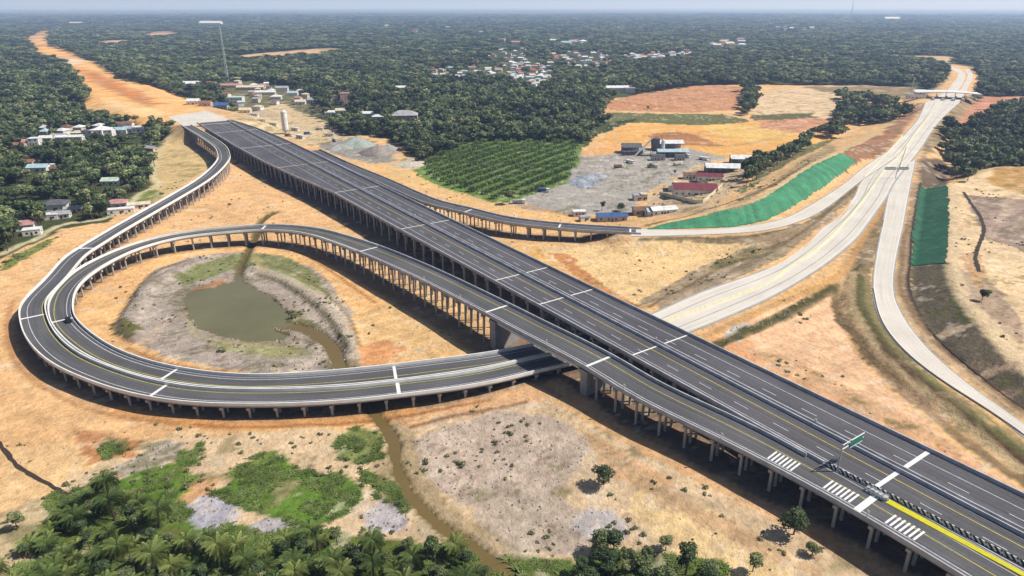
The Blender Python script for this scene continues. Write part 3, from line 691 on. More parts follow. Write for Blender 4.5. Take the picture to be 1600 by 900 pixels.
# green and grey slope covers, lying 12 cm over the cut slopes
def slope_cover(name, pts_top, pts_bot, mat, label, n=60, m=10):
    T = ground_poly(pts_top); B = ground_poly(pts_bot)
    T = resample(T, 2); B = resample(B, 2)
    V = []; Fc = []
    for i in range(n):
        a = T[int(i*(len(T)-1)/(n-1))]; b = B[int(i*(len(B)-1)/(n-1))]
        e0 = rng.normal()*.035; e1 = rng.normal()*.03
        for j in range(m): t = e0+(1+e1-e0)*j/(m-1); V.append(a*(1-t)+b*t)
    V = np.array(V); h = hfun(V[:, 0], V[:, 1]); V = np.c_[V, h+.25+rng.random(len(h))*.12]
    for i in range(n-1):
        for j in range(m-1): Fc.append((i*m+j, i*m+j+1, (i+1)*m+j+1, (i+1)*m+j))
    me = mesh_from(name, V, Fc, mat, True); L = me.uv_layers.new(name='UVMap')
    ln = np.r_[0, np.cumsum(np.hypot(*np.diff(V[m//2::m, :2], axis=0).T))]
    for lp in me.loops: L.data[lp.index].uv = (ln[lp.vertex_index//m], (lp.vertex_index % m)/(m-1)*14)
    if me.polygons[0].normal.z < 0: me.flip_normals()
    return tag(link(name, me), label, 'slope cover')
def net_mat(name, c):
    m, nt, b = newmat(name); rgb = N(nt, 'ShaderNodeRGB'); rgb.outputs[0].default_value = (*c, 1)
    o = noise_mul(nt, rgb.outputs[0], .12, .75, 1.25, 'World', 5); o = noise_mul(nt, o, .7, .75, 1.25, 'World', 4)
    tc = N(nt, 'ShaderNodeTexCoord'); sp = N(nt, 'ShaderNodeSeparateXYZ'); nt.links.new(tc.outputs['UV'], sp.inputs[0])
    dv = N(nt, 'ShaderNodeMath', operation='DIVIDE'); dv.inputs[1].default_value = 3.4; nt.links.new(sp.outputs['X'], dv.inputs[0])
    fl = N(nt, 'ShaderNodeMath', operation='FLOOR'); nt.links.new(dv.outputs[0], fl.inputs[0])
    wn = N(nt, 'ShaderNodeTexWhiteNoise', noise_dimensions='1D'); nt.links.new(fl.outputs[0], wn.inputs['W'])
    fr = N(nt, 'ShaderNodeMath', operation='FRACT'); nt.links.new(dv.outputs[0], fr.inputs[0])
    lt = N(nt, 'ShaderNodeMath', operation='GREATER_THAN'); lt.inputs[1].default_value = .1; nt.links.new(fr.outputs[0], lt.inputs[0])
    mr = N(nt, 'ShaderNodeMapRange'); mr.inputs['To Min'].default_value = .8; mr.inputs['To Max'].default_value = 1.12; nt.links.new(wn.outputs['Value'], mr.inputs['Value'])
    m2 = N(nt, 'ShaderNodeMapRange'); m2.inputs['To Min'].default_value = .9; m2.inputs['To Max'].default_value = 1.0; nt.links.new(lt.outputs[0], m2.inputs['Value'])
    pr_ = N(nt, 'ShaderNodeMath', operation='MULTIPLY'); nt.links.new(mr.outputs[0], pr_.inputs[0]); nt.links.new(m2.outputs[0], pr_.inputs[1])
    mx = N(nt, 'ShaderNodeMix', data_type='RGBA', blend_type='MULTIPLY'); mx.inputs['Factor'].default_value = 1; cr = N(nt, 'ShaderNodeCombineColor')
    for i in range(3): nt.links.new(pr_.outputs[0], cr.inputs[i])
    nt.links.new(o, mx.inputs['A']); nt.links.new(cr.outputs[0], mx.inputs['B'])
    ge = N(nt, 'ShaderNodeNewGeometry'); nz = N(nt, 'ShaderNodeTexNoise', Scale=.22, Detail=6, Roughness=.7); nt.links.new(ge.outputs['Position'], nz.inputs['Vector'])
    st = N(nt, 'ShaderNodeMapRange'); st.inputs['From Min'].default_value = .56; st.inputs['From Max'].default_value = .7; st.inputs['To Max'].default_value = .65; nt.links.new(nz.outputs['Fac'], st.inputs['Value'])
    so_ = N(nt, 'ShaderNodeMix', data_type='RGBA'); so_.inputs['B'].default_value = (.20,.17,.10,1); nt.links.new(st.outputs[0], so_.inputs['Factor']); nt.links.new(mx.outputs['Result'], so_.inputs['A'])
    nt.links.new(so_.outputs['Result'], b.inputs['Base Color']); return m
M['net'] = net_mat('green_netting', lin((72,146,106), .9)); M['net_shaded'] = net_mat('shaded_green_netting', lin((44,104,76), .8))  # second netting is darkened to paint in the shade of its slope
slope_cover('slope_netting', [(1012,357),(1080,342),(1119,332),(1191,311),(1260,266),(1308,243),(1322,243)], [(1012,359),(1080,357),(1155,353),(1215,336),(1275,300),(1320,267),(1338,252)], M['net'], 'bright green netting on the long cut slope above the curved concrete ramp', 130, 14)
slope_cover('slope_netting', [(1437,290),(1432,330),(1426,370),(1425,414)], [(1481,290),(1482,330),(1481,370),(1479,412)], M['net_shaded'], 'green netting patch darkened with painted shade on the slope right of the concrete ramp', 60, 16)

# ------------------------------------------------------------------ viaducts
def deck_item(root, P, w, z_slab=.35, asph='asphalt', name='deck'):
    sweep(P, [(.05, 0), (w-.05, 0), (w-.05, -z_slab), (w-.9, -1.05), (.9, -1.05), (.05, -z_slab)], M['girder'], name, root)
    Q = P.copy(); Q[:, 2] += .012
    L_ = offs(Q, w-.4) if np.isscalar(w) else offs(Q, w-.4)
    o = sheet(L_, offs(Q, .4), M[asph], 'road_surface', .0, 2, root); return o
def parapet(root, P, o, mat='parapet', h=1.05):
    o = np.broadcast_to(o, len(P))
    return sweep(P, [(o-.27, 0.0), (o+.27, 0.0), (o+.25, .35), (o+.19, h), (o-.19, h), (o-.25, .35)], M[mat], 'parapet', root)
def cumlen(P): return np.r_[0, np.cumsum(np.hypot(*np.diff(P[:, :2], axis=0).T))]
col_me = MB().cyl(0, 0, 0, 1, .42, .42, 10).me('column', M['column'])
def bents(root, P, w, spacing, cols, skip=None, start=4, zoff=-1.05, cap_h=.9, maxn=95, stuff_inner=False):
    s = cumlen(P); Nn = leftn(P); T = tang(P); w = np.broadcast_to(w, len(P)); n = 0; extra = MB(); ss = start
    cap_cache = {}
    while ss < s[-1]-1:
        x = np.interp(ss, s, P[:, 0]); y = np.interp(ss, s, P[:, 1]); z = np.interp(ss, s, P[:, 2]); ww = np.interp(ss, s, w)
        nx_ = np.interp(ss, s, Nn[:, 0]); ny_ = np.interp(ss, s, Nn[:, 1]); a = math.atan2(ny_, nx_)
        if skip and skip(ss): ss += spacing; continue
        key = round(ww, 1)
        if key not in cap_cache: cap_cache[key] = MB().box(.5, -.55, -cap_h, key-.5, .55, 0).me('pier_cap', M['column'])
        cap = link('pier', cap_cache[key], root, (x, y, z+zoff), a)
        k = max(2, round(ww/cols)) if ww > 6 else 1
        offsets = [1.6+(ww-3.2)*i/(k-1) for i in range(k)] if k > 1 else [ww/2]
        gz = hfun(np.array([x+nx_*o for o in offsets]), np.array([y+ny_*o for o in offsets]))
        for i, o in enumerate(offsets):
            top = z+zoff-cap_h; hgt = max(.3, top-gz[i]+.6)
            if stuff_inner and i > 0:
                extra.cyl(x+nx_*o, y+ny_*o, top-hgt, top+.02, .42, .42, 6)
            else:
                c = bpy.data.objects.new('column', col_me); C.objects.link(c); c.parent = cap
                c.location = (o, 0, -cap_h-hgt+.02); c.scale = (1, 1, hgt)
        n += 1; ss += spacing
        if n >= maxn: break
    if extra.v:
        e = extra.part('column', M['column'], root); e['kind'] = 'stuff'
def solid(P, o, w=.16):
    L = cumlen(P)[-1]; return [(0.5, L-.5, o-w/2, o+w/2)]
def dashes(P, o, a=5, g=7, w=.15, s0=3):
    L = cumlen(P)[-1]; r = []; s = s0
    while s < L-a: r.append((s, s+a, o-w/2, o+w/2)); s += a+g
    return r
# main viaduct: straight, two carriageways
mv = thing('viaduct', 'longest straight grey viaduct with two wide carriageways crossing the whole site', 'viaduct')
def mainP(o_of_s, s0=-612, s1=330, step=6):
    ss = np.arange(s0, s1+.1, step); p = MO[None]+MD[None]*ss[:, None]+MN[None]*o_of_s(ss)[:, None]
    return np.c_[p, np.full(len(ss), ZM)]
MED = -14.8
right_edge = mainP(main_right); r0 = mainP(lambda s: np.full(len(s), MED+.45)); l0 = mainP(lambda s: np.full(len(s), MED-.45)); left_edge = mainP(main_left)
def between(Rt, Lf, root):
    """deck between two edges given as right-hand and left-hand polylines (left = +offset of travel)"""
    n = len(Rt); V = []; Fc = []
    prof = [(0,0),(1,0),(1,-.4),(.92,-1.05),(.08,-1.05),(0,-.4)]
    for i in range(n):
        for t, dz in prof:
            p = Rt[i]*(1-t)+Lf[i]*t; V.append((p[0], p[1], p[2]+dz))
    k = 6
    for i in range(n-1):
        for j in range(k): j2 = (j+1) % k; Fc.append((i*k+j, i*k+j2, (i+1)*k+j2, (i+1)*k+j))
    Fc.append(tuple(range(k-1, -1, -1))); Fc.append(tuple((n-1)*k+j for j in range(k)))
    link('deck', mesh_from('deck', V, Fc, M['girder']), root)
    R2 = Rt.copy(); L2 = Lf.copy(); R2[:, 2] += .012; L2[:, 2] += .012
    sheet(L2, R2, M['asphalt'], 'road_surface', 0, 2, root)
# heading is +s, so the left-hand side is toward +offset (MN)
between(r0, right_edge, mv); between(left_edge, l0, mv)
for E_, dd in ((right_edge, -.3), (r0, .3), (l0, -.3), (left_edge[ms_of(left_edge) < 74], .3)): parapet(mv, E_, dd, 'parapet_dull')
def mline(o_fn, w, mat, z=.03, s0=-600, s1=328, dash=None, name='lane_marking'):
    V = []; Fc = []
    def q(a, b):
        m = max(1, int((b-a)/12)); k = len(V)
        for i in range(m+1):
            s = a+(b-a)*i/m; o = float(o_fn(np.array([s]))[0]); V.append(main_pt(s, o-w/2, ZM+z)); V.append(main_pt(s, o+w/2, ZM+z))
        for i in range(m): Fc.append((k+2*i, k+2*i+2, k+2*i+3, k+2*i+1))
    if dash:
        s = s0; ref = None; base = None
        while s < s1:
            if -260 < s < 125:
                o = float(o_fn(np.array([s]))[0])
                if ref is None:
                    hx_, hy_ = MD*dash[0], MN*w/2
                    ref = mesh_from('lane_dash', [(-hy_[0], -hy_[1], 0), (hy_[0], hy_[1], 0), (hx_[0]+hy_[0], hx_[1]+hy_[1], 0), (hx_[0]-hy_[0], hx_[1]-hy_[1], 0)], [(0,1,2,3)], M[mat])
                link('lane_dash', ref, mv, main_pt(s, o, ZM+z))
            else: q(s, s+dash[0])
            s += dash[0]+dash[1]
    else: q(s0, s1)
    o_ = link(name if not dash else 'lane_dash', mesh_from(name, V, Fc, M[mat]), mv)
    if dash: o_['kind'] = 'stuff'
    return o_
cst = lambda v: (lambda s: np.full(len(s), v))
mline(cst(MED-4.5), .24, 'yline'); mline(cst(MED-8.3), .2, 'line', dash=(5, 8.6)); mline(cst(MED-11.5), .2, 'line'); mline(cst(MED-1.6), .2, 'line')
mline(lambda s: main_left(s)+1.0, .22, 'line'); mline(lambda s: main_left(s)+1.9, .14, 'line')
mline(cst(MED+1.4), .2, 'line'); mline(cst(MED+5.0), .2, 'line', dash=(5, 8.6)); mline(cst(MED+9.2), .2, 'line')
mline(lambda s: main_right(s)-.9, .14, 'line'); mline(lambda s: np.minimum(main_left(s)+4.4, MED-13), .16, 'line', s0=-600, s1=-330, dash=(5, 5))
for s_, wd in ((-359,.65),(-266,.65),(-172.5,.65),(-82.8,.65),(-51.5,.65),(.5,.65),(84.5,1.15),(180,1.2),(-450,.8),(-540,.8)):
    for a, b in ((float(main_left(s_))+.45, MED-.9), (MED+.9, float(main_right(s_))-.45)):
        if s_ == 84.5: a = min(a, -28.5) if a < MED else a
        V = [main_pt(s_-wd/2, a, ZM+.036), main_pt(s_+wd/2, a, ZM+.036), main_pt(s_+wd/2, b, ZM+.036), main_pt(s_-wd/2, b, ZM+.036)]
        link('expansion_joint', mesh_from('expansion_joint', V, [(0,1,2,3)], M['white']), mv)
le9 = mainP(main_left, -608, 330, 3)
Rw = main_right(ms_of(le9))-main_left(ms_of(le9))
bents(mv, le9, Rw, 9.9, 5.6, stuff_inner=True, start=5)

# outer ramp
ra = thing('ramp_viaduct', 'outer curved ramp viaduct sweeping round the left of the loop from the far end', 'ramp viaduct')
deck_item(ra, A_edge, 9.4, asph='asphalt_loop'); parapet(ra, A_edge, .3); parapet(ra, A_edge, 9.1)
for o, mt in ((1.9+.9, 'line'), (7.9, 'yline')): quads_on(A_edge, solid(A_edge, o, .22), .03, M[mt], 'lane_marking', ra)
def near_s(P, px):
    d = np.hypot(P[:, 0]-px[0], P[:, 1]-px[1]); return cumlen(P)[int(d.argmin())]
for a in ((617,621,5),(233,624,5),(32,500,6),(125,387,7.2)):
    s_ = near_s(A_edge, bp(*a)); quads_on(A_edge, [(s_-.6, s_+.6, .45, 8.95)], .036, M['white'], 'expansion_joint', ra)
bents(ra, A_edge, 9.4, 8.6, 3.3)
# inner loop and flyover
rb = thing('ramp_viaduct', 'inner loop ramp viaduct that climbs round the pond and crosses over as a flyover', 'ramp viaduct')
deck_item(rb, B_edge, wB, asph='asphalt_loop')
sB = cumlen(B_edge); sx = near_s(B_edge, bp(560, 395, 10.5)); iB = int(np.argmin(abs(sB-sx)))
parapet(rb, B_edge[:iB+1], .3); parapet(rb, B_edge[iB:], .3, 'parapet_dull')
iG = int(np.argmax(ms_of(B_edge) > 70)) if (ms_of(B_edge) > 70).any() else len(B_edge)
iG = [i for i in range(iB, len(B_edge)) if ms_of(B_edge)[i] > 70][0]
parapet(rb, B_edge[:iB+1], wB[:iB+1]-.3); parapet(rb, B_edge[iB:iG], wB[iB:iG]-.3, 'parapet_dull')
quads_on(B_edge, solid(B_edge, 2.6, .22), .03, M['line'], 'lane_marking', rb)
quads_on(B_edge, solid(B_edge, 1.25, .16), .03, M['line'], 'lane_marking', rb)
yo = np.where(wB > 10.2, wB-3.9, 6.9); yo = np.convolve(np.pad(yo, 8, mode='edge'), np.ones(17)/17, 'valid'); sheet(offs(B_edge, yo+.11), offs(B_edge, yo-.11), M['yline'], 'lane_marking', .03, 2, rb)
for a in ((612,572,5),(280,577,5.2),(117,495,6),(407,361,8.5),(557,393,10.5),(758,491,13),(910,573,13),(1330,798,11)):
    s_ = near_s(B_edge, bp(*a)); hw = .8 if a[0] == 1330 else .5
    quads_on(B_edge, [(s_-hw, s_+hw, .45, float(wB[int(np.argmin(abs(sB-s_)))])-.6)], .036, M['white'], 'expansion_joint', rb)
s1w, s2w = near_s(B_edge, bp(767, 497, 13)), near_s(B_edge, bp(915, 577, 13))
bents(rb, B_edge, wB, 8.6, 3.3, skip=lambda s: s1w-5 < s < s2w+5)
for sw in (s1w, s2w):
    x, y, z = (np.interp(sw, sB, B_edge[:, i]) for i in range(3)); Nn = leftn(B_edge); a = math.atan2(np.interp(sw, sB, Nn[:, 1]), np.interp(sw, sB, Nn[:, 0]))
    MB().box(.5, -1.5, -z-.5, 12.4, 1.5, -1.05).box(.1, -1.9, -2.4, 12.9, 1.9, -1.052).part('wall_pier', M['girder'], rb, (x, y, z), a)
# girders of the crossing span
i0, i1 = np.searchsorted(sB, s1w), np.searchsorted(sB, s2w)
sweep(B_edge[i0:i1], [(.8, -1.06), (12.0, -1.06), (11.4, -2.3), (1.3, -2.3)], M['parapet'], 'box_girder', rb)
# rumble bars on the merging lane
for a in ((1218,728),(1308,778),(1410,834)):
    s_ = near_s(B_edge, bp(a[0], a[1], 11)); 
    quads_on(B_edge, [(s_-3.2+i*1.05, s_-3.2+i*1.05+.5, 3.0, 7.6) for i in range(7)], .034, M['white'], 'rumble_bars', rb)
# exit ramp to the right
rc = thing('ramp_viaduct', 'narrow right-hand ramp viaduct leaving the main deck toward the green slope', 'ramp viaduct')
CE = C_edge[::-1].copy(); wCr = wC[::-1].copy(); Cn = offs(C_edge, -wC)   # reverse so that the deck lies to the left
deck_item(rc, CE, wCr, asph='asphalt_loop'); parapet(rc, CE, .3, 'parapet_dull'); 
sel = np.where(wCr > 1.5)[0]; parapet(rc, CE[sel], wCr[sel]-.3, 'parapet_dull')
quads_on(CE, [(2, cumlen(CE)[-1]-60, 1.2, 1.4), (2, cumlen(CE)[sel[-1]]-30, 8.6, 8.8)], .03, M['line'], 'lane_marking', rc)
for a in ((736,326,8.8),(875,350,6.7),(986,357,6)):
    s_ = near_s(CE, bp(*a)); quads_on(CE, [(s_-.5, s_+.5, .5, 9.6)], .036, M['white'], 'expansion_joint', rc)
sel2 = np.where(wCr > 6)[0]; bents(rc, CE[sel2], wCr[sel2], 8.6, 3.3, start=10)

# concrete barriers on the concrete motorway and its verges
def barrier_line(name, pts, label, mat, h=.85, w=.3):
    P = path(pts, 4, 6); o = sweep(P, [(-w, 0), (w, 0), (w*.5, h), (-w*.5, h)], M[mat], name); return tag(o, label, 'barrier')
M['cream'] = plain('cream_paint', (.74,.68,.46), .7, .12, .5)
barrier_line('median_barrier', [(1022,509,5),(1037,504,5),(1100,481,5),(1200,443,5),(1225,424,5.2),(1275,391,5.6),(1312,356,5.9),(1350,311,6.3),(1380,268,6.8),(1407,241,7),(1430,208,7.4),(1455,178,7.7)], 'cream median barrier down the middle of the concrete motorway', 'cream', 1.0, .55)
barrier_line('edge_barrier', [(1350,277,6.8),(1387,238,7.1),(1410,213,7.3)], 'pale yellow barrier at the left edge of the motorway where the ramp joins', 'cream', .8, .35)
barrier_line('edge_barrier', [(1404,268,7),(1412,245,7),(1417,230,7)], 'short cream barrier in the nose between motorway and right ramp', 'cream', .8, .3)
barrier_line('edge_barrier', [(1365,450,4.7),(1377,500,4.3),(1415,550,4.1),(1480,600,4.1),(1550,643,4.1),(1612,688,4.1)], 'thin pale kerb wall along the left side of the right-hand concrete ramp', 'parapet', .35, .2)

# ------------------------------------------------------------------ gore furniture near the camera
def at_main(s, o, z=ZM): p = main_pt(s, o, z); return p
head = math.atan2(MD[1], MD[0])
yp = [at_main(90, -29.1, ZM+.04), at_main(90, -29.0, ZM+.04)]
gk = thing('gore_kerb', 'bright yellow painted kerb between the merging lane and the main carriageway', 'kerb')
V = []; Fc = []
for i in range(31):
    s = 89+i*6; lo = np.interp(s, [89, 116, 300], [-30.0, -28.8, -28.5]); hi = np.interp(s, [89, 116, 300], [-27.9, -27.2, -27.0])
    for o, dz in ((lo, 0.02), (lo+.1, .16), (hi-.1, .16), (hi, .02)): V.append(main_pt(s, o, ZM+dz))
for i in range(30):
    for j in range(3): Fc.append((4*i+j, 4*i+j+1, 4*i+j+5, 4*i+j+4))
Fc.append((0,1,2,3)); link('kerb_top', mesh_from('kerb_top', V, Fc, M['yellow']), gk)
def striped_mat():
    m, nt, b = newmat('black_white_stripes'); tc = N(nt, 'ShaderNodeTexCoord'); sp = N(nt, 'ShaderNodeSeparateXYZ'); nt.links.new(tc.outputs['Object'], sp.inputs[0])
    ad = N(nt, 'ShaderNodeMath', operation='ADD'); nt.links.new(sp.outputs['X'], ad.inputs[0]); nt.links.new(sp.outputs['Z'], ad.inputs[1])
    md = N(nt, 'ShaderNodeMath', operation='PINGPONG'); md.inputs[1].default_value = .62; nt.links.new(ad.outputs[0], md.inputs[0])
    gt = N(nt, 'ShaderNodeMath', operation='GREATER_THAN'); gt.inputs[1].default_value = .31; nt.links.new(md.outputs[0], gt.inputs[0])
    mx = N(nt, 'ShaderNodeMix', data_type='RGBA'); mx.inputs['A'].default_value = (.025,.025,.03,1); mx.inputs['B'].default_value = (.75,.75,.72,1)
    nt.links.new(gt.outputs[0], mx.inputs['Factor']); nt.links.new(mx.outputs['Result'], b.inputs['Base Color']); return m
M['striped'] = striped_mat()
jb = MB(); jb.v = [(-.0,-.32,0),(2.9,-.32,0),(2.9,.32,0),(0,.32,0),(0,-.11,.95),(2.9,-.11,.95),(2.9,.11,.95),(0,.11,.95),(0,-.2,.3),(2.9,-.2,.3),(2.9,.2,.3),(0,.2,.3)]
jb.f = [(3,2,1,0),(0,1,9,8),(8,9,5,4),(4,5,6,7),(7,6,10,11),(11,10,2,3),(0,8,11,3),(8,4,7,11),(1,2,10,9),(9,10,6,5)]
jme = jb.me('barrier_block', M['striped'])
for i in range(54):
    s = 73+i*3.0; og = lambda q: float(np.interp(q, [73, 88, 116, 240], [-28.3, -26.9, -24.9, -24.6])); o = og(s)
    p = at_main(s, o); q = at_main(s+3, og(s+3)); b = link('barrier_block', jme, None, (p[0], p[1], p[2]+.02), math.atan2(q[1]-p[1], q[0]-p[0]))
    tag(b, 'black and white striped concrete barrier block in the gore row beside the yellow kerb', 'barrier', 'striped barrier blocks along the gore')
p = at_main(88.6, -28.9); cc = thing('crash_cushion', 'pale blue grey crash cushion at the tip of the yellow kerb', 'crash cushion', (p[0], p[1], p[2]+.02), head)
MB().box(-5.2, -.9, 0, -.1, .9, .25).part('base_plate', M['steel'], cc)
for i in range(5): MB().cyl(-4.6+i*1.05, 0, .25, .95, .42+.07*i, .42+.07*i, 12).part('energy_cell', M['pale blue_roof_sheet'] if 'pale blue_roof_sheet' in M else M['steel'], cc)
MB().box(-5.0, -.95, .5, 0, -.86, .85).box(-5.0, .86, .5, 0, .95, .85).part('guard_rail', M['steel'], cc)
# cantilever direction sign over the left carriageway
p = at_main(75.6, -28.3); sg = thing('road_sign', 'cantilever direction sign with a green panel standing in the gore', 'road sign', (p[0], p[1], p[2]), math.atan2(MN[1], MN[0]))
MB().cyl(-.1, 0, 0, 8.2, .22, .16, 10).box(-.5, -.5, 0, .3, .5, .15).part('pole', M['steel'], sg)
MB().bar((-.1,0,7.9),(9.6,0,7.9),.13,6).bar((-.1,0,6.6),(9.6,0,6.6),.13,6).bar((1.5,0,6.6),(3,0,7.9),.06).bar((4.5,0,6.6),(3,0,7.9),.06).bar((4.5,0,6.6),(6,0,7.9),.06).bar((7.5,0,6.6),(6,0,7.9),.06).bar((7.5,0,6.6),(9,0,7.9),.06).part('cantilever_arm', M['white'], sg)
MB().box(3.2, -.34, 6.1, 8.6, -.26, 8.2).part('sign_panel', M['green_sign'], sg)
MB().box(3.15, -.4, 8.2, 8.65, -.2, 8.32).box(3.15, -.4, 5.98, 8.65, -.2, 6.1).part('panel_frame', M['white'], sg)
# marker posts on the deck edges
post_me = MB().cyl(0,0,0,1.5,.13,.13,8).me('post_shaft', M['white']); cap_me = MB().box(-.3,-.06,1.1,.3,.06,1.9).me('reflector_plate', M['white'])
def marker(p, rz, label, group=None):
    o = thing('marker_post', label, 'marker post', p, rz, group); link('post_shaft', post_me, o); link('reflector_plate', cap_me, o)
for P, ww, z, lab, lst in ((B_edge, .3, 13, 'white marker post on the outer parapet of the flyover', [(657,440),(722,470),(846,543),(974,607),(1125,690),(1347,812)]),
        (C_edge, -.3, 9, 'white marker post on the parapet of the right-hand ramp', [(720,322),(798,343),(870,350)]),):
    for a in lst:
        s_ = near_s(P, bp(a[0], a[1], z)); i = int(np.argmin(abs(cumlen(P)-s_))); Q = offs(P, ww)
        marker((Q[i, 0], Q[i, 1], Q[i, 2]+.9), head, lab, lab.replace('white marker post', 'white marker posts'))
for s_ in range(-560, 100, 62):
    q = at_main(s_, MED+.75); marker((q[0], q[1], q[2]), head, 'small white marker post along the median of the main viaduct', 'white marker posts along the median')

# ------------------------------------------------------------------ plants
def leaf_cloud(rs, blobs, n, size, flat=.6, inner=True, zr=(0, 1), up=.45):
    V = np.zeros((n*4, 3)); S = np.zeros(n*4); bl = np.array(blobs); wgt = bl[:, 3]**2; wgt /= wgt.sum()
    k = rs.choice(len(bl), n, p=wgt); d = rs.normal(size=(n, 3)); d[:, 2] = d[:, 2]*.8+.35; d /= np.linalg.norm(d, axis=1)[:, None]
    r = bl[k, 3]*(.62+.42*rs.random(n)); c = bl[k, :3]+d*r[:, None]*np.array((1, 1, flat))
    nrm = d*.7+rs.normal(size=(n, 3))*.45+np.array((0, 0, up)); nrm /= np.linalg.norm(nrm, axis=1)[:, None]
    a = np.cross(nrm, rs.normal(size=(n, 3))); a /= np.linalg.norm(a, axis=1)[:, None]; b = np.cross(nrm, a)
    sz = size*(.6+.8*rs.random(n))[:, None]
    z0, z1 = c[:, 2].min(), c[:, 2].max(); sh = (.50+.80*((c[:, 2]-z0)/(z1-z0+1e-6)))*(.6+.75*rs.random(n))  # painted shade: leaves darker low, lighter on top, varied at random
    for j, (u, v) in enumerate(((-1,-.7),(1,-.55),(.8,.8),(-.75,.6))):
        V[j::4] = c+a*sz*u+b*sz*v; S[j::4] = sh
    Fc = np.arange(n*4).reshape(n, 4)
    return V, Fc, S
def cloud_mesh(name, V, Fc, S, mat):
    me = mesh_from(name, V, Fc, mat); at = me.color_attributes.new('shade', 'FLOAT_COLOR', 'POINT')
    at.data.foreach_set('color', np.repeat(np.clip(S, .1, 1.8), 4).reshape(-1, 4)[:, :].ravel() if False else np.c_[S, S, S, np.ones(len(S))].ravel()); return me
def tree_meshes(seed, h=10, r=4.6, n=420, size=.62, mat='leaf'):
    rs = np.random.default_rng(seed); bl = []
    for i in range(9):
        a = rs.random()*2*PI; q = r*.62*math.sqrt(rs.random()); bl.append((q*math.cos(a), q*math.sin(a), h*(.52+.34*rs.random())*1.0-.25*q*.3, r*(.34+.2*rs.random())))
    bl.append((0, 0, h*.78, r*.55))
    V, Fc, S = leaf_cloud(rs, bl, n, size, .75)
    # leaf cloud comes with its crown shade painted in
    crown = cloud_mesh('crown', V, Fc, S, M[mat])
    t = MB(); t.cyl(0, 0, -.5, h*.55, .28, .16, 7)
    for i in range(5):
        b = bl[i]; t.bar((0, 0, h*(.3+.04*i)), (b[0]*.8, b[1]*.8, b[2]), .09, 5)
    return crown, t.me('trunk', M['bark'])
TREES_HI = [tree_meshes(111, 9, 4.4, 1700, .27), tree_meshes(112, 11, 3.6, 1500, .26), tree_meshes(113, 7, 4.6, 1500, .25)]
TREES = [tree_meshes(11, 10, 4.6), tree_meshes(12, 12, 4.2), tree_meshes(13, 9, 5.2), tree_meshes(14, 13, 5.0), tree_meshes(15, 8, 3.6)]
def palm_meshes(seed, h=7, fl=5.0, nf=38, mat='palm_leaf', nl=20):
    rs = np.random.default_rng(seed); V = []; Fc = []; S = []
    for i in range(nf):
        a = i*2.399+rs.random()*.3; el = 1.15-1.35*(i/nf)+rs.normal()*.08; L = fl*(.8+.3*rs.random()); ca, sa = math.cos(a), math.sin(a)
        pts = []; x = z = 0; e = el
        for k in range(nl+1):
            pts.append((x, z, e)); x += L/nl*math.cos(e); z += L/nl*math.sin(e); e -= (1.75+.4*rs.random())/nl*(1.1 if i > nf*.3 else .9)
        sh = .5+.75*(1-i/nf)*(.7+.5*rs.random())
        for k in range(1, nl):
            x, z, e = pts[k]; ll = fl*.19*math.sin(PI*(k/nl)**.8)*rs.uniform(.75, 1.15)+.1; w = .085*fl/5*(20/nl)
            for sd in (-1, 1):
                b = len(V); tipx = x+ll*.6; tz = z-ll*.5
                for px_, py_, pz_ in ((x, 0, z), (x+w*1.6, 0, z+.03), (tipx+w, sd*ll*.9, tz), (tipx-w*.3, sd*ll*.85, tz-.05)):
                    V.append((px_*ca-py_*sa, px_*sa+py_*ca, h+pz_)); S.append(sh*(.8+.4*rs.random()))
                Fc.append((b, b+1, b+2, b+3))
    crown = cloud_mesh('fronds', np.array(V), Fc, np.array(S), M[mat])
    t = MB(); t.cyl(0, 0, -.5, h*.98, .38, .30, 8)
    return crown, t.me('trunk', M['palm_bark'])
PALMS = [palm_meshes(21, 6.5, 4.6), palm_meshes(22, 8.5, 5.0), palm_meshes(23, 5.0, 4.2), palm_meshes(24, 7.5, 4.7)]
PPALM = [palm_meshes(31, 2.4, 4.2, 24, 'plant_leaf', 11), palm_meshes(32, 2.8, 4.5, 24, 'plant_leaf', 11)]
def plant(kind, meshes, x, y, z, sc, label, cat, group):
    o = thing(kind, label, cat, (x, y, z), random.random()*6.28, group); o.scale = (sc, sc, sc*random.uniform(.85, 1.2)); o.rotation_euler[0] = random.gauss(0, .07); o.rotation_euler[1] = random.gauss(0, .07)
    link(meshes[0].name.split('.')[0], meshes[0], o); link('trunk', meshes[1], o); return o
def project(X, Y, Zz):
    d = Y*math.cos(TH)-(Zz-H)*math.sin(TH); up = Y*math.sin(TH)+(Zz-H)*math.cos(TH)
    return 800+F*X/d, 450-F*up/d

# ------------------------------------------------------------------ buildings
def colmat(name, c, var=.24): 
    if name not in M: M[name] = plain(name, c, .75, var, .3)
    return M[name]
ROOF = {'white': (.74,.74,.74), 'grey': (.38,.38,.40), 'dark grey': (.12,.12,.14), 'red': (.32,.08,.06), 'pink': (.50,.26,.24), 'pale blue': (.42,.55,.62), 'brown': (.20,.12,.08),
        'maroon': (.20,.045,.06), 'blue': (.06,.12,.30), 'cream': (.66,.60,.46), 'rust': (.30,.15,.09), 'pale green': (.50,.62,.52)}
for k, v in ROOF.items(): colmat(k+'_roof_sheet', v)
WALL = {'white': (.76,.74,.70), 'cream': (.66,.58,.44), 'grey': (.42,.41,.40), 'pink': (.62,.40,.34), 'tan': (.52,.42,.32)}
for k, v in WALL.items(): colmat(k+'_wall_plaster', v)
colmat('dark_door', (.10,.07,.05))
protos = {}; house_xy = []
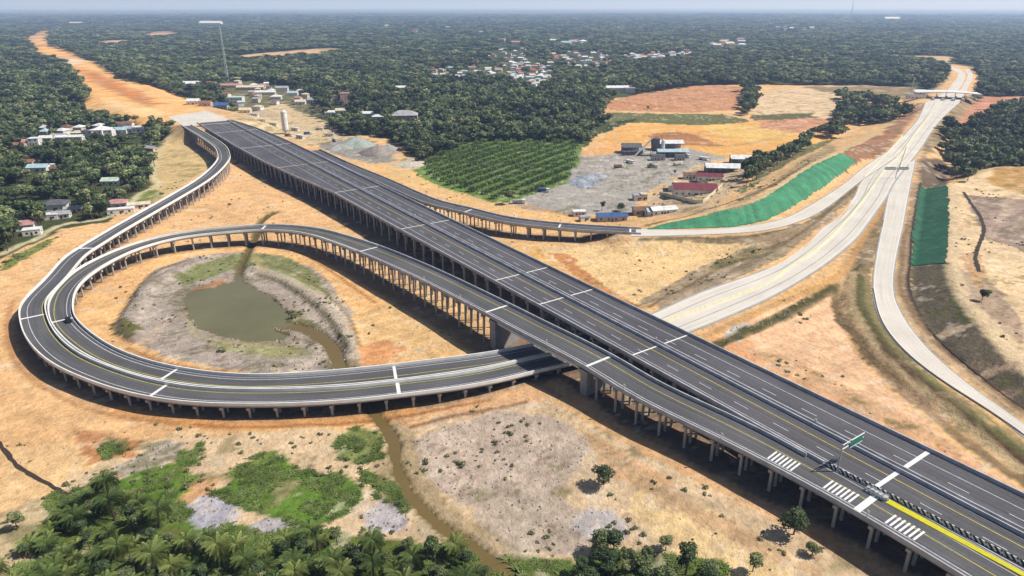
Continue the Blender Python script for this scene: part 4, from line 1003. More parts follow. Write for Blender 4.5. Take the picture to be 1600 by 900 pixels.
def house_proto(w, d, h, roof, wall, style, detail, open_front=False):
    key = (w, d, h, roof, wall, style, detail, open_front)
    if key in protos: return protos[key]
    out = []; rm = M[roof+'_roof_sheet']; wm = M[wall+'_wall_plaster']; b = MB(); x0, x1, y0, y1 = -w/2, w/2, -d/2, d/2; rise = min(w, d)*.24
    if open_front:
        for X_ in np.linspace(x0+.2, x1-.2, max(2, int(w/5)+1)):
            for Y_ in (y0+.2, y1-.2): b.box(X_-.15, Y_-.15, -.5, X_+.15, Y_+.15, h)
        b.box(x0, y1-.2, -.5, x1, y1-.05, h*.8)
    else: b.box(x0, y0, -1, x1, y1, h)
    if style == 'gable' and not open_front:      # gable triangles
        k = len(b.v)
        if w >= d: b.v += [(x0+.01,y0,h),(x0+.01,y1,h),(x0+.01,0,h+rise*.9),(x1-.01,y0,h),(x1-.01,y1,h),(x1-.01,0,h+rise*.9)]
        else: b.v += [(x0,y0+.01,h),(x1,y0+.01,h),(0,y0+.01,h+rise*.9),(x0,y1-.01,h),(x1,y1-.01,h),(0,y1-.01,h+rise*.9)]
        b.f += [(k,k+1,k+2),(k+3,k+4,k+5)]
    out.append(('wall', b.me('wall', wm), []))
    r = MB()
    if style == 'gable': r.gable(x0, y0, x1, y1, h, h+rise, .6, axis='x' if w >= d else 'y')
    elif style == 'hip': r.hip(x0, y0, x1, y1, h+.01, h+rise, .7)
    else: r.box(x0-.2, y0-.2, h+.01, x1+.2, y1+.2, h+.35)
    out.append(('roof', r.me('roof', rm), []))
    if detail and not open_front:
        out.append(('door', MB().box(-.5, y0-.06, 0, .5, y0-.003, 2.1).me('door', M['dark_door']), []))
        n = max(1, int(w/4)); fl = 1 if h < 4.5 else int(h/3)
        for f in range(fl):
            for i in range(n):
                cx_ = x0+w*(i+.5)/n+(1.2 if abs(x0+w*(i+.5)/n) < .9 and f == 0 else 0)
                out.append(('window', MB().box(cx_-.6, y0-.05, 1.0+3*f, cx_+.6, y0-.003, 2.2+3*f).me('window', M['glass']), []))
        out.append(('window', MB().box(x1+.003, -.6, 1.0, x1+.05, .6, 2.2).me('window', M['glass']), []))
        out.append(('window', MB().box(x0-.05, -.6, 1.0, x0-.003, .6, 2.2).me('window', M['glass']), []))
    protos[key] = out; return out
def house(px, py, w, d, h, roof, wall, style, label, rz=0, detail=True, open_front=False, name='house', cat='house', group=None, xyz=None):
    p = xyz or ground_pt(px, py); o = thing(name, label, cat, p, rz, group)
    for nm, me, _ in house_proto(w, d, h, roof, wall, style, detail, open_front): link(nm, me, o)
    house_xy.append((p[0], p[1], max(w, d)/2, h)); return o
HS = [ # px, py, w, d, h, roof, wall, style, rz, label
 (30,231,11,8,3.4,'rust','tan','gable',.2,'rust roofed house at the left end of the house row in the wood'),
 (46,226,9,8,3.4,'pink','white','gable',.3,'pink roofed house beside the rust roofed one in the house row'),
 (56,226,9,9,6.2,'white','white','flat',.2,'tall white box house near the left end of the house row'),
 (74,220,11,8,3.4,'white','cream','gable',.2,'white gabled house between the box house and the long white shed'),
 (93,217,13,8,3.4,'grey','white','gable',.1,'grey roofed white house in the middle of the house row'),
 (110,219,24,7,3.6,'white','white','gable',.15,'long low white shed in the middle of the house row'),
 (122,212,11,8,3.4,'cream','cream','hip',.2,'cream hip roofed house behind the long white shed'),
 (140,214,10,9,6.5,'dark grey','grey','flat',.1,'dark tall block house between the white houses of the row'),
 (154,213,12,9,6.5,'white','white','flat',.1,'white two storey house right of the dark block'),
 (169,212,12,9,6.2,'white','white','gable',.1,'white two storey gabled house in the right half of the row'),
 (187,208,18,9,4.0,'pale blue','white','gable',.05,'pale blue roofed hall near the right end of the row'),
 (205,206,12,9,4.0,'grey','white','gable',.1,'grey roofed house beside the pale blue hall'),
 (219,205,12,9,4.4,'white','white','flat',.1,'white flat roofed house at the right end of the row'),
 (238,236,9,7,3.2,'grey','tan','gable',-.3,'small grey roofed hut in the trees near the bare triangle'),
 (46,258,9,8,3.2,'rust','tan','gable',.1,'rust roofed hut behind the pale blue house in the left wood'),
 (62,267,14,9,3.6,'pale blue','white','gable',.15,'pale blue roofed house alone in the left wood'),
 (78,265,8,7,3.2,'white','white','gable',.2,'small white house close to the pale blue roofed one'),
 (88,268,6,6,3.0,'brown','tan','gable',.2,'tiny brown roofed hut right of the small white house'),
 (176,288,12,8,3.4,'pale green','white','gable',.1,'pale green roofed house alone among trees above the ramp'),
 (184,324,12,8,3.6,'pink','white','hip',.35,'pink hip roofed house beside the cream track'),
 (190,333,15,5,3.0,'white','white','flat',.35,'low white walled building in front of the pink hip roof'),
 (219,325,12,5,3.0,'cream','white','gable',.4,'long white outbuilding right of the pink hip roof near the ramp'),
 (89,327,14,10,4.2,'dark grey','white','hip',.3,'large dark grey hip roofed house by the left wood'),
 (82,342,7,6,3.2,'white','white','flat',.35,'small white flat roofed annex below the dark hip roof'),
 (98,340,9,6,3.0,'grey','white','gable',.35,'grey roofed open porch house right of the white annex'),
 (118,331,11,5,2.8,'grey','tan','gable',.35,'low grey shed at the right of the dark hip roofed house'),
 (42,358,9,8,3.6,'pink','white','gable',.4,'pink gabled house at the edge of the cream track'),
 (52,366,9,6,3.2,'white','white','flat',.4,'white flat roofed house right beside the cream track'),
 (301,136,26,14,6,'white','white','gable',.1,'large white hall right of the orange corridor'),
 (330,133,14,10,4,'rust','tan','gable',.1,'rust roofed house behind the large white hall'),
 (303,163,14,10,4.5,'white','white','gable',.1,'white roofed shed behind the concrete apron'),
 (322,167,14,9,4,'rust','tan','gable',.1,'rust roofed shed behind the concrete apron'),
 (343,170,22,12,5,'blue','grey','gable',.1,'blue roofed shed beside the concrete apron'),
 (369,160,20,14,7,'pale green','white','flat',.1,'pale green roofed two storey building by the apron'),
 (384,176,13,9,4,'cream','cream','gable',.1,'cream shed at the right of the blue roofed shed'),
 (362,137,34,10,4,'pink','tan','gable',.12,'long pink roofed barracks near the mast foot'),
 (392,140,40,10,4,'cream','tan','gable',.1,'longest cream roofed barracks near the mast foot'),
 (412,148,34,9,4,'white','cream','gable',.1,'white roofed barracks in front of the cream ones'),
 (441,142,18,10,5,'grey','white','gable',.1,'grey roofed hall right of the barracks'),
 (458,149,14,9,4,'pale blue','white','gable',.1,'pale blue roofed house right of the barracks'),
 (432,155,14,9,4,'white','white','hip',.1,'white hip roofed house in the trees below the barracks'),
 (470,163,13,9,4,'cream','white','gable',.1,'cream roofed house in the trees right of the barracks'),
 (402,152,12,9,4,'rust','tan','gable',.1,'rust roofed house in front of the barracks'),
 (488,160,11,9,4,'grey','white','gable',.1,'grey roofed house left of the pink tower building'),
 (540,164,12,12,15,'pink','pink','flat',.3,'tall pink tower building standing above the trees'),
 (524,161,13,9,9,'brown','tan','flat',.3,'brown block leaning against the pink tower building'),
 (534,177,13,9,4,'cream','white','gable',.1,'cream roofed house just below the pink tower building'),
 (516,180,11,8,4,'white','white','gable',.1,'white house below left of the pink tower building'),
 (575,182,13,9,4,'white','white','gable',.1,'white roofed house left of the big grey hall'),
 (591,187,13,8,4,'white','white','hip',.1,'white hip roofed house next to the big grey hall'),
 (632,187,30,20,6,'grey','grey','hip',.1,'big grey hipped hall in the middle of the forest'),
 (627,141,16,10,4.5,'white','white','gable',.1,'white roofed house in the forest above the grey hall'),
 (519,125,14,9,4,'rust','tan','gable',.1,'rust roofed house alone high in the forest'),
 (964,143,34,12,6,'white','white','gable',.05,'long white warehouse at the forest edge left of the red field'),
 (984,145,14,12,7,'grey','white','flat',.05,'grey block at the right end of the long white warehouse'),
]
for a in HS: house(*a[:8], a[9], a[8], detail=(a[1] > 150))
# two far warehouses
house(330,39,150,50,14,'white','white','gable','longest bright white warehouse far off near the horizon at left', 0, False, name='warehouse', cat='warehouse')
house(1392,32,130,60,16,'white','white','gable','bright white warehouse far off near the horizon at right', 0, False, name='warehouse', cat='warehouse')
house(98,17,200,60,16,'white','grey','gable','pale warehouse on the horizon above the orange corridor', 0, False, name='warehouse', cat='warehouse')
house(120,38,90,30,10,'cream','tan','gable','cream roofed works beyond the end of the orange corridor', 0, False, name='warehouse', cat='warehouse')
# construction yard buildings
house(1084,303,28,13,4.5,'maroon','white','gable','wide maroon roofed site office in the walled compound', -.12)
house(1052,297,7,12,4,'cream','white','gable','narrow cream roofed wing left of the maroon office', -.2)
house(1108,282,18,7,4,'maroon','white','gable','second maroon roofed block behind the site office', -.12)
house(1078,279,10,6,3.4,'brown','white','gable','small brown roofed block behind the site office', -.12)
house(1128,270,26,11,5,'white','grey','gable','large open white roofed shed behind the site office', -.1, open_front=True, name='shed', cat='shed')
house(1160,256,20,10,5,'white','grey','gable','white roofed shed farthest right in the yard', -.1, open_front=True, name='shed', cat='shed')
house(1178,258,10,8,4,'grey','grey','gable','small grey shed at the right end of the yard', -.1, name='shed', cat='shed')
house(1035,334,16,7,3.4,'white','white','gable','bright white roofed store nearest the green netting', .25, name='shed', cat='shed')
house(1022,336,10,6,3.2,'pale blue','white','gable','pale blue roofed store left of the bright white one', .2, name='shed', cat='shed')
house(1004,334,12,7,3.2,'brown','tan','gable','brown roofed workshop left of the pale blue store', .1, name='shed', cat='shed')
house(996,312,6,6,3.4,'grey','white','flat','small grey cabin north of the brown workshop', .1, name='cabin', cat='cabin')
house(1005,312,4,5,4,'cream','cream','flat','narrow cream cabin beside the small grey cabin', .1, name='cabin', cat='cabin')
house(955,344,18,7,3.2,'blue','grey','gable','blue roofed store beside the ramp and the yard', .05, name='shed', cat='shed')
house(905,337,8,5,3,'white','white','flat','white cabin at the lower left of the gravel yard', .05, name='cabin', cat='cabin')
house(913,345,6,4,2.8,'grey','white','flat','grey cabin just below the white one at the yard corner', .3, name='cabin', cat='cabin')
house(986,238,16,12,5.5,'dark grey','grey','gable','dark roofed aggregate shed left of the mixing plant', 0, open_front=True, name='shed', cat='shed')
house(1043,233,26,10,6,'white','grey','gable','pale roofed shed behind the mixing plant', 0, open_front=True, name='shed', cat='shed')
house(1050,245,26,8,5,'pale blue','grey','gable','pale blue roofed shed in front of the mixing plant', 0, open_front=True, name='shed', cat='shed')
house(1028,250,11,6,4,'dark grey','grey','flat','dark flat cabin in front of the pale blue shed', 0, name='cabin', cat='cabin')
house(1062,250,8,6,4,'dark grey','grey','flat','dark cabin at the right end of the pale blue shed', 0, name='cabin', cat='cabin')
# asphalt mixing plant
p = ground_pt(1012, 243); mp = thing('mixing_plant', 'asphalt mixing plant with a steep white conveyor in the gravel yard', 'mixing plant', p, .1)
MB().box(3, -3, 9, 9, 3, 15).box(3.3, -2.7, 4, 8.7, 2.7, 8.99).part('mixing_tower', M['dark grey_roof_sheet'], mp)
for X_ in (3.3, 8.7):
    for Y_ in (-2.6, 2.6): MB().box(X_-.2, Y_-.2, -.5, X_+.2, Y_+.2, 4).part('leg', M['steel'], mp)
MB().bar((-12, -2, .5), (4, 0, 15.5), .75).part('conveyor', M['white'], mp)
MB().cyl(-5, 4, .8, 4.2, 1.7, 1.7, 14).part('drum', M['grey_roof_sheet'], mp)
for i in range(4): MB().box(-22+i*4.1, 2, 0, -18.3+i*4.1, 6, 3.4).part('bin', M['dark grey_roof_sheet'], mp)
MB().cyl(13, 0, -.5, 13, 1.6, 1.6, 14).cyl(13, 0, 13.01, 14.2, 1.6, .3, 14).part('silo', M['white_roof_sheet'], mp)
# batching silo tower by the main viaduct
p = ground_pt(447, 209); st = thing('silo', 'tall white cement silo standing beside the far part of the main viaduct', 'silo', p)
MB().cyl(0, 0, 4, 22, 3.1, 3.1, 20).cyl(0, 0, 22.01, 24, 3.1, .6, 20).part('tank', M['white_roof_sheet'], st)
MB().cyl(0, 0, 1.4, 3.99, .6, 3.1, 20).part('hopper', M['grey_roof_sheet'], st)
for i in range(4): MB().cyl(2.8*math.cos(i*PI/2+.4), 2.8*math.sin(i*PI/2+.4), -1, 4, .25, .25, 8).part('leg', M['steel'], st)
MB().box(-.3, -3.35, 1, .3, -3.15, 23).part('ladder', M['steel'], st)
# masts
def mast(px, py, h, wb, label):
    p = ground_pt(px, py); o = thing('radio_mast', label, 'radio mast', p); b = MB(); n = int(h/(wb*2.2))
    for c in ((-1,-1),(1,-1),(1,1),(-1,1)):
        b.bar((c[0]*wb, c[1]*wb, -1), (c[0]*wb*.35, c[1]*wb*.35, h), wb*.13)
    for i in range(n):
        z0, z1 = h*i/n, h*(i+1)/n; a = wb*(1-.65*z0/h); c_ = wb*(1-.65*z1/h)
        b.bar((-a,-a,z0),(c_,-c_,z1),wb*.07); b.bar((a,-a,z0),(-c_,-c_,z1),wb*.07); b.bar((-a,a,z0),(-c_,-c_,z1),wb*.07); b.bar((a,-a,z0),(c_,c_,z1),wb*.07); b.bar((-a,-a,z0),(a,-a,z0),wb*.07)
    b.part('lattice', M['parapet'], o); MB().bar((0,0,h),(0,0,h*1.08),wb*.12).part('antenna', M['white'], o)
mast(356, 127, 88, 1.7, 'tall pale lattice radio mast rising from the forest by the barracks')
mast(1328, 36, 150, 3.5, 'faint far radio mast reaching above the horizon at right')
mast(1423, 148, 24, .7, 'slim lattice mast left of the toll gate')
mast(947, 78, 45, 1.6, 'thin mast between the far village houses')
# toll gate
p = bp(1477, 153, 8); tg = thing('toll_gate', 'toll gate with a wide pale canopy across the far motorway', 'toll gate', (p[0], p[1], 8), -.32)
V = []; Fc = []; nseg = 24
for i in range(nseg+1):
    x = -38+76*i/nseg; zc = 7.2+1.6*math.sin(PI*i/nseg)
    V += [(x, -13, zc), (x, 13, zc), (x, 13, zc-1.0), (x, -13, zc-1.0)]
for i in range(nseg):
    for j in range(4): Fc.append((4*i+j, 4*i+(j+1) % 4, 4*i+4+(j+1) % 4, 4*i+4+j))
Fc += [(3,2,1,0), (4*nseg, 4*nseg+1, 4*nseg+2, 4*nseg+3)]
link('canopy', mesh_from('canopy', V, Fc, M['white_roof_sheet']), tg)
for i in range(7):
    x = -33+i*11; MB().cyl(x, 0, -.5, 7.2, .4, .4, 10).part('column', M['white'], tg)
    MB().box(x-1.4, -9, -.1, x+1.4, 9, .25).part('lane_island', M['parapet'], tg)
    b = MB().box(x-1.1, -5.4, .26, x+1.1, -2.6, 2.9).part('toll_booth', M['white_roof_sheet'], tg); MB().box(x-1.13, -5.1, 1.3, x+1.13, -2.9, 2.3).part('window', M['glass'], b)
house(1430,153,22,9,5,'grey','white','flat','long grey roofed toll office left of the toll gate', -.2, name='office', cat='office', xyz=(*bp(1430,153,8), 7.6))
house(1437,145,14,8,5,'white','white','flat','small white toll office behind the long grey one', -.2, name='office', cat='office', xyz=(*bp(1437,146,8), 7.6))
# sign frame over the motorway split
p = bp(1399, 279, 6.8); gs = thing('road_sign', 'grey T shaped sign frame in the nose between motorway and right ramp', 'road sign', (p[0], p[1], 6.9), 0)
MB().cyl(0, 0, -.3, 8, .25, .2, 10).part('pole', M['steel'], gs); MB().bar((-9.5,0,7.2),(8.5,0,7.2),.28,6).part('cross_beam', M['steel'], gs)
MB().box(-8.8,-.12,6.2,-1.2,.12,8.2).part('sign_panel', M['steel'], gs); MB().box(1.2,-.12,6.2,7.8,.12,8.2).part('sign_panel', M['steel'], gs)
# vehicles
wheel_me = MB().cyl(0,0,-.17,.17,.52,.52,14).me('wheel', M['rubber'])
def vehicle(p, rz, body, label, kind='truck'):
    o = thing(kind, label, kind, p, rz)
    if kind == 'truck':
        MB().box(-4.6,-1.2,1.0,1.4,1.2,2.6).part('cargo_bed', M[body], o); c = MB().box(1.6,-1.2,.6,3.6,1.2,2.7).part('cab', M['white'], o)
        MB().box(3.603,-1.0,1.6,3.65,1.0,2.4).part('windscreen', M['glass'], c); MB().box(-4.6,-.5,.6,3.5,.5,.98).part('chassis', M['black'], o); wx = (-3.6,-2.4,2.6)
    else:
        b = MB(); b.box(-2.2,-.9,.35,2.2,.9,.95).box(-1.6,-.8,.951,1.1,.8,1.5).part('body', M[body], o); MB().box(1.103,-.7,1.0,1.15,.7,1.42).part('windscreen', M['glass'], o); wx = (-1.4,1.4)
    for x in wx:
        for s in (-1, 1):
            w = link('wheel', wheel_me, o, (x, s*1.0 if kind == 'truck' else s*.85, .5 if kind == 'truck' else .34)); w.rotation_euler = (PI/2, 0, 0)
            if kind != 'truck': w.scale = (.64,.64,.64)
vehicle(ground_pt(482, 210), .3, 'blue_roof_sheet', 'blue bodied truck parked beside the far part of the main viaduct')
vehicle(ground_pt(500, 203), -.2, 'cream_roof_sheet', 'cream bodied truck near the white cement silo')
vehicle(ground_pt(812, 318), .1, 'grey_roof_sheet', 'grey truck on the left tip of the gravel yard')
vehicle(ground_pt(968, 262), .3, 'rust_roof_sheet', 'rust coloured truck in the middle of the gravel yard')
vehicle(ground_pt(1060, 258), .5, 'cream_roof_sheet', 'cream truck below the pale blue shed in the yard')
s_ = near_s(A_edge, bp(105, 505, 6)); i = int(np.argmin(abs(sB-near_s(B_edge, bp(107, 503, 6))))); q = offs(B_edge, 3.0)[i]; tt = tang(B_edge)[i]
vehicle((q[0], q[1], q[2]+.03), math.atan2(tt[1], tt[0])+PI, 'black', 'dark pickup car stopped on the inner loop by the white joint', 'car')
for k, (o_, l_) in enumerate(((-22,'white'),(-11,'silver'),(1,'pale'),(12,'cream'))):
    r = -.32; x = p = bp(1477, 155, 8); X_ = x[0]+math.cos(r)*(o_+5)+math.sin(r)*14; Y_ = x[1]+math.sin(r)*(o_+5)-math.cos(r)*14
    vehicle((X_, Y_, 8.05), r-PI/2, {'white':'white','silver':'steel','pale':'parapet','cream':'cream_roof_sheet'}[l_], l_+' truck waiting in front of the toll gate canopy')
def mound(px, py, rx, ry, h, c, label, rz=0):
    p = ground_pt(px, py); V = []; Fc = []; nr, na_ = 8, 22; rs = np.random.default_rng(int(px*7+py))
    for i in range(nr+1):
        r = i/nr
        for j in range(na_):
            a = 2*PI*j/na_; wob_ = 1+.18*math.sin(3*a+px)+.1*math.sin(5*a+py); V.append((rx*r*wob_*math.cos(a), ry*r*wob_*math.sin(a), h*max(0, 1-r**1.35)+rs.normal()*.12*h*.3-.25*(i == nr)))
    for i in range(nr):
        for j in range(na_): j2 = (j+1) % na_; Fc.append((i*na_+j, (i+1)*na_+j, (i+1)*na_+j2, i*na_+j2))
    nm = f'{c}_gravel'
    if nm not in M: M[nm] = plain(nm, {'grey': (.34,.34,.32), 'green grey': (.33,.37,.33), 'brown grey': (.30,.26,.23), 'pale': (.52,.47,.40), 'blue grey': (.32,.35,.40), 'tan': (.52,.40,.26), 'lilac grey': (.44,.42,.45)}[c], .95, .3, .6)
    o = link('gravel_pile', mesh_from('gravel_pile', V, Fc, M[nm], True), None, (p[0], p[1], p[2]), rz); tag(o, label, 'gravel pile')
mound(556, 228, 17, 15, 8.5, 'green grey', 'large green grey gravel pile right of the main viaduct', .3)
mound(591, 241, 18, 12, 7.5, 'brown grey', 'brown grey gravel pile between the green grey and the pale one', .2)
mound(530, 232, 13, 9, 4, 'grey', 'low grey gravel pile nearest the main viaduct', .3)
mound(606, 234, 10, 9, 5, 'grey', 'small grey gravel pile behind the brown grey one')
mound(640, 257, 15, 10, 2.2, 'pale', 'pale sand pile at the corner of the palm plantation', .4)
mound(418, 180, 26, 16, 7, 'tan', 'tan earth mound left of the white cement silo')
for i, (a, b_, r_) in enumerate(((902,284,8),(918,278,9),(936,276,7),(912,292,6))): mound(a, b_, r_, r_*.7, 2.6-.3*i, 'blue grey', ('leftmost','largest','rightmost','nearest')[i]+' of the four blue grey gravel piles in the yard')
for px0, py0, l_ in ((428,196,'white site container left of the cement silo'),(462,204,'white site container right of the cement silo'),(515,213,'white site container by the first gravel pile'),(470,216,'white site container closest to the main deck'),(398,184,'white site container at the end of the apron')):
    house(px0, py0, 9, 3.4, 3, 'white', 'white', 'flat', l_, random.uniform(-.6, .4), name='site_container', cat='container')
for px0, py0, b_, l_ in ((452,213,'rust_roof_sheet','rust coloured truck beside the foot of the cement silo'),(524,221,'grey_roof_sheet','grey truck left of the green grey gravel pile'),(410,190,'cream_roof_sheet','cream truck at the edge of the concrete apron'),
        (985,255,'white','white truck in front of the dark aggregate shed'),(1020,262,'grey_roof_sheet','grey truck south of the mixing plant'),(1072,246,'rust_roof_sheet','rust coloured truck right of the pale blue shed'),(1100,250,'white','white truck at the right edge of the gravel yard'),(850,300,'blue_roof_sheet','blue truck alone in the lower gravel yard')):
    vehicle(ground_pt(px0, py0), random.uniform(-1, 1), b_, l_)
# boundary wall of the office compound
def wall_line(pts, h, label, mat='parapet', z=0):
    P = resample(ground_poly(pts), 3); P = np.c_[P, hfun(P[:, 0], P[:, 1])]
    tag(sweep(P, [(-.15, -.5), (.15, -.5), (.15, h), (-.15, h)], M[mat], 'boundary_wall'), label, 'wall')
wall_line([(1030,304),(1048,309),(1075,315),(1097,317),(1112,306),(1128,291)], 2.2, 'low cream wall round the front of the maroon roofed office', 'cream')

# the village: small houses among trees
VIL = [([(350,128),(400,128),(470,142),(500,165),(500,180),(440,165),(400,175),(355,160)], 18, 'barracks quarter near the mast foot'),
       ([(755,62),(800,66),(850,88),(845,108),(800,118),(760,120),(735,110),(760,90)], 26, 'west quarter of the far village'),
       ([(860,85),(950,80),(958,98),(935,112),(880,105),(868,95)], 30, 'middle quarter of the far village'),
       ([(800,100),(860,95),(866,128),(830,138),(795,125)], 26, 'near quarter of the far village'),
       ([(970,88),(1080,80),(1085,87),(1040,92),(985,96)], 26, 'row of houses right of the far village'),
       ([(1100,70),(1160,64),(1160,74),(1120,78)], 10, 'hamlet at the right end of the far village'),
       ([(855,63),(920,68),(915,74),(870,70)], 7, 'houses just behind the far village'),
       ([(640,105),(760,108),(780,122),(700,125),(650,122)], 12, 'scattered houses left of the far village'),
       ([(60,206),(210,200),(215,206),(60,222)], 8, 'back of the house row in the left wood'),
       ([(1205,38),(1290,40),(1260,55),(1210,52)], 8, 'far hamlet toward the horizon at right'),
       ([(600,40),(780,42),(760,55),(620,52)], 6, 'scattered far farms above the village')]
kinds = ['white','white','grey','rust','cream','cream','pink','pale blue','brown']
vr = random.Random(5)
for poly, n, where in VIL:
    P = np.array(poly, float); c = 0; tries = 0; _q = 'barracks' not in where; n = int(n*1.45) if 'village' in where and n > 9 else n
    while c < n and tries < 3000:
        tries += 1; x = vr.uniform(P[:, 0].min(), P[:, 0].max()); y = vr.uniform(P[:, 1].min(), P[:, 1].max())
        if not inside(np.array([x]), np.array([y]), poly)[0]: continue
        p = ground_pt(x, y)
        if any(abs(p[0]-q[0]) < 13 and abs(p[1]-q[1]) < 18 for q in house_xy): continue
        k = vr.choice(kinds); w = vr.choice((9, 11, 14)); far = p[1] > 2200
        if far: w = 26
        w = w if _q else w*.8; house(0, 0, w, (9 if _q else 7) if not far else 16, 5 if not far else 9, k, vr.choice(('white','cream')), vr.choice(('gable','hip')), f'{k} roofed house in the {where}', vr.uniform(-.5, .5), False,
              group=f'{k} roofed houses in the {where}', xyz=p); c += 1

# ------------------------------------------------------------------ trees
hx = np.array(house_xy)
fore_p = ground_poly([(60,835),(90,800),(150,774),(225,782),(285,828),(350,862),(440,856),(520,842),(620,860),(700,852),(745,872),(800,885),(820,1000),(-60,1040),(-60,915),(20,905)])
fore_t = ground_poly([(905,880),(950,862),(1010,872),(1060,888),(1120,905),(1160,990),(880,990)])
EXTRA_FOREST = [ground_poly(q) for q in (
    [(1470,195),(1500,215),(1560,170),(1640,168),(2000,200),(2000,262),(1600,266),(1540,258),(1510,290),(1500,280),(1478,245)],
    [(1160,140),(1178,140),(1180,170),(1172,184),(1160,180)],
    [(1305,176),(1330,170),(1370,180),(1410,176),(1415,184),(1385,192),(1330,195),(1310,215),(1265,222),(1260,212),(1300,205)],
    [(1300,152),(1370,155),(1395,165),(1380,176),(1340,168)],
    [(1150,288),(1200,258),(1250,228),(1262,222),(1262,230),(1210,262),(1160,294)])]
PSP = 7.0
PLANT = ground_poly([(655,262),(700,238),(745,224),(905,223),(900,250),(885,285),(800,310),(770,312),(700,290)])
WATERX = STREAM
def on_road(x, y):
    r = np.zeros(x.shape, bool)
    for L_, R_, m_ in ((D_L, D_R, 6), (E_L, E_R, 8), (F_L, F_R, 6), (T_L, T_R, 8), (U_L, U_R, 6), (G_L, G_R, 10)):
        c = mid(L_, R_)[::6]; hw = np.hypot(*(L_[0]-R_[0])[:2])/2
        d, _ = pdist(x, y, c); r |= d < hw+m_
    for E_, w_ in ((A_edge, 5), (B_edge, 5), (C_edge, -5)):
        d, _ = pdist(x, y, offs(E_, w_)[::5]); r |= d < 10
    sm = (x-MO[0])*MD[0]+(y-MO[1])*MD[1]; om = (x-MO[0])*MN[0]+(y-MO[1])*MN[1]
    r |= (sm > -620) & (sm < 400) & (om > -52) & (om < 8)
    return r
pts = []
y = 90.0
while y < 12000:
    sp = max(6.6, y/125.0); w = .78*y+60
    n = int(2*w/sp)
    if y < 5000 or True:
        xx = np.linspace(-w, w, n)+rng.uniform(-.42, .42, n)*sp; yy = y+rng.uniform(-.42, .42, n)*sp
        pts.append(np.stack([xx, yy, np.full(n, sp)], 1))
    y += sp*.95
pts = np.vstack(pts)
x, y = pts[:, 0], pts[:, 1]
wx = x+(fbm(x/15, y/15, 81, 3)-.5)*14; wy = y+(fbm(x/15, y/15, 82, 3)-.5)*14
zi = zone_of(wx, wy)
okf = (zi < 0)
near = (y < 1500)
for P in EXTRA_FOREST: okf |= inside(wx, wy, P)
keep = okf & (y > 230)
keep &= ~inside(wx, wy, PLANT)
for poly_, _n, _w in VIL:
    P_ = ground_poly(poly_); keep &= ~(inside(wx, wy, P_) & (rng.random(len(x)) < (.72 if _n > 9 else .35)))
kk = np.where(keep & (y < 1300))[0]; r_ = on_road(x[kk], y[kk]); keep[kk[r_]] = False
# keep a gap round and in front of houses (toward the valley side) so that the yards stay open
for hx_, hy_, hr, hh_ in house_xy:
    f = 1
    u = np.hypot(hx_, hy_); ux, uy = hx_/u, hy_/u
    dx, dy = x-hx_, y-hy_; al = -(dx*ux+dy*uy); ac = abs(-dx*uy+dy*ux)
    reach = hr+5+(8*u/120.0)*.9+pts[:, 2]*.3
    keep &= ~((al > -hr-4) & (al < np.minimum(reach, 240)) & (ac < hr+.5+pts[:, 2]*.12))
gapn = fbm(x/35, y/35, 91, 3); keep &= ~((gapn < .36) & (y > 300))
pts = pts[keep]; x, y = pts[:, 0], pts[:, 1]; z = hfun(x, y)
px_, py_ = project(x, y, z); vis = (px_ > -40) & (px_ < 1640) & (py_ < 930)
d2 = np.hypot(x, y); order = np.argsort(np.where(vis, d2, 1e9))
ind = order[:285]
rest = np.setdiff1d(np.arange(len(x)), ind)
def where_label(px, py, y):
    if py > 830: return 'leafy broadleaf tree in the clump at the bottom edge right of the palms', 'broadleaf trees at the bottom edge'
    if px < 300: return 'dense green broadleaf tree in the wood left of the outer ramp', 'broadleaf trees in the wood left of the outer ramp'
    if px > 1440: return 'dark broadleaf tree in the wood at the right edge above the plateau', 'broadleaf trees in the wood at the right edge'
    if px > 1100: return 'dark broadleaf tree in the belt behind the green netting slope', 'broadleaf trees behind the green netting slope'
    return 'green broadleaf tree in the forest behind the main viaduct', 'broadleaf trees in the forest behind the main viaduct'
for i in ind:
    lab, grp = where_label(px_[i], py_[i], y[i]); m = TREES[random.randrange(5)]
    plant('broadleaf_tree', TREES_HI[random.randrange(3)] if py_[i] > 800 else m, x[i], y[i], z[i], random.uniform(.72, 1.15)*(.6 if py_[i] > 800 else 1), lab, 'tree', grp)
# lone trees and shrubs that stand apart
for a, s, lab in ((( 943,757),.75,'lone feathery tree casting a shadow on the pale rubble left of the viaduct'),((1176,893),.5,'small dark tree at the lower right with a shadow beside it'),
        ((1240,835),.85,'light green tree growing against the near piers of the viaduct'),((1268,868),.45,'round dark bush right of the light green tree'),
        ((1168,178),1.0,'single dark tree between the red field and the beige field'),((1012,172),.6,'small tree alone on the red field'),
        ((970,330),.7,'green tree beside the blue roofed store in the yard'),((940,330),.6,'yellowish tree left of the blue roofed store'),
        ((943,180),.6,'tree at the left tip of the golden field'),((1017,262),.5,'small tree inside the gravel yard'),
        ((1534,470),.55,'round dark bush on the right plateau'),((27,828),.55,'lone bush on the tan ground left of the palms'),
        ((213,190),1.0,'dark tree standing at the lower end of the orange corridor'),((238,215),1.3,'large dark tree at the right end of the house row'),
        ((1055,273),.35,'shrub beside the gravel yard track'),((1040,860),.5,'bush at the edge of the bottom clump')):
    q = ground_pt(*a); plant('broadleaf_tree', TREES_HI[random.randrange(3)], q[0], q[1], q[2], s, lab, 'tree', None)
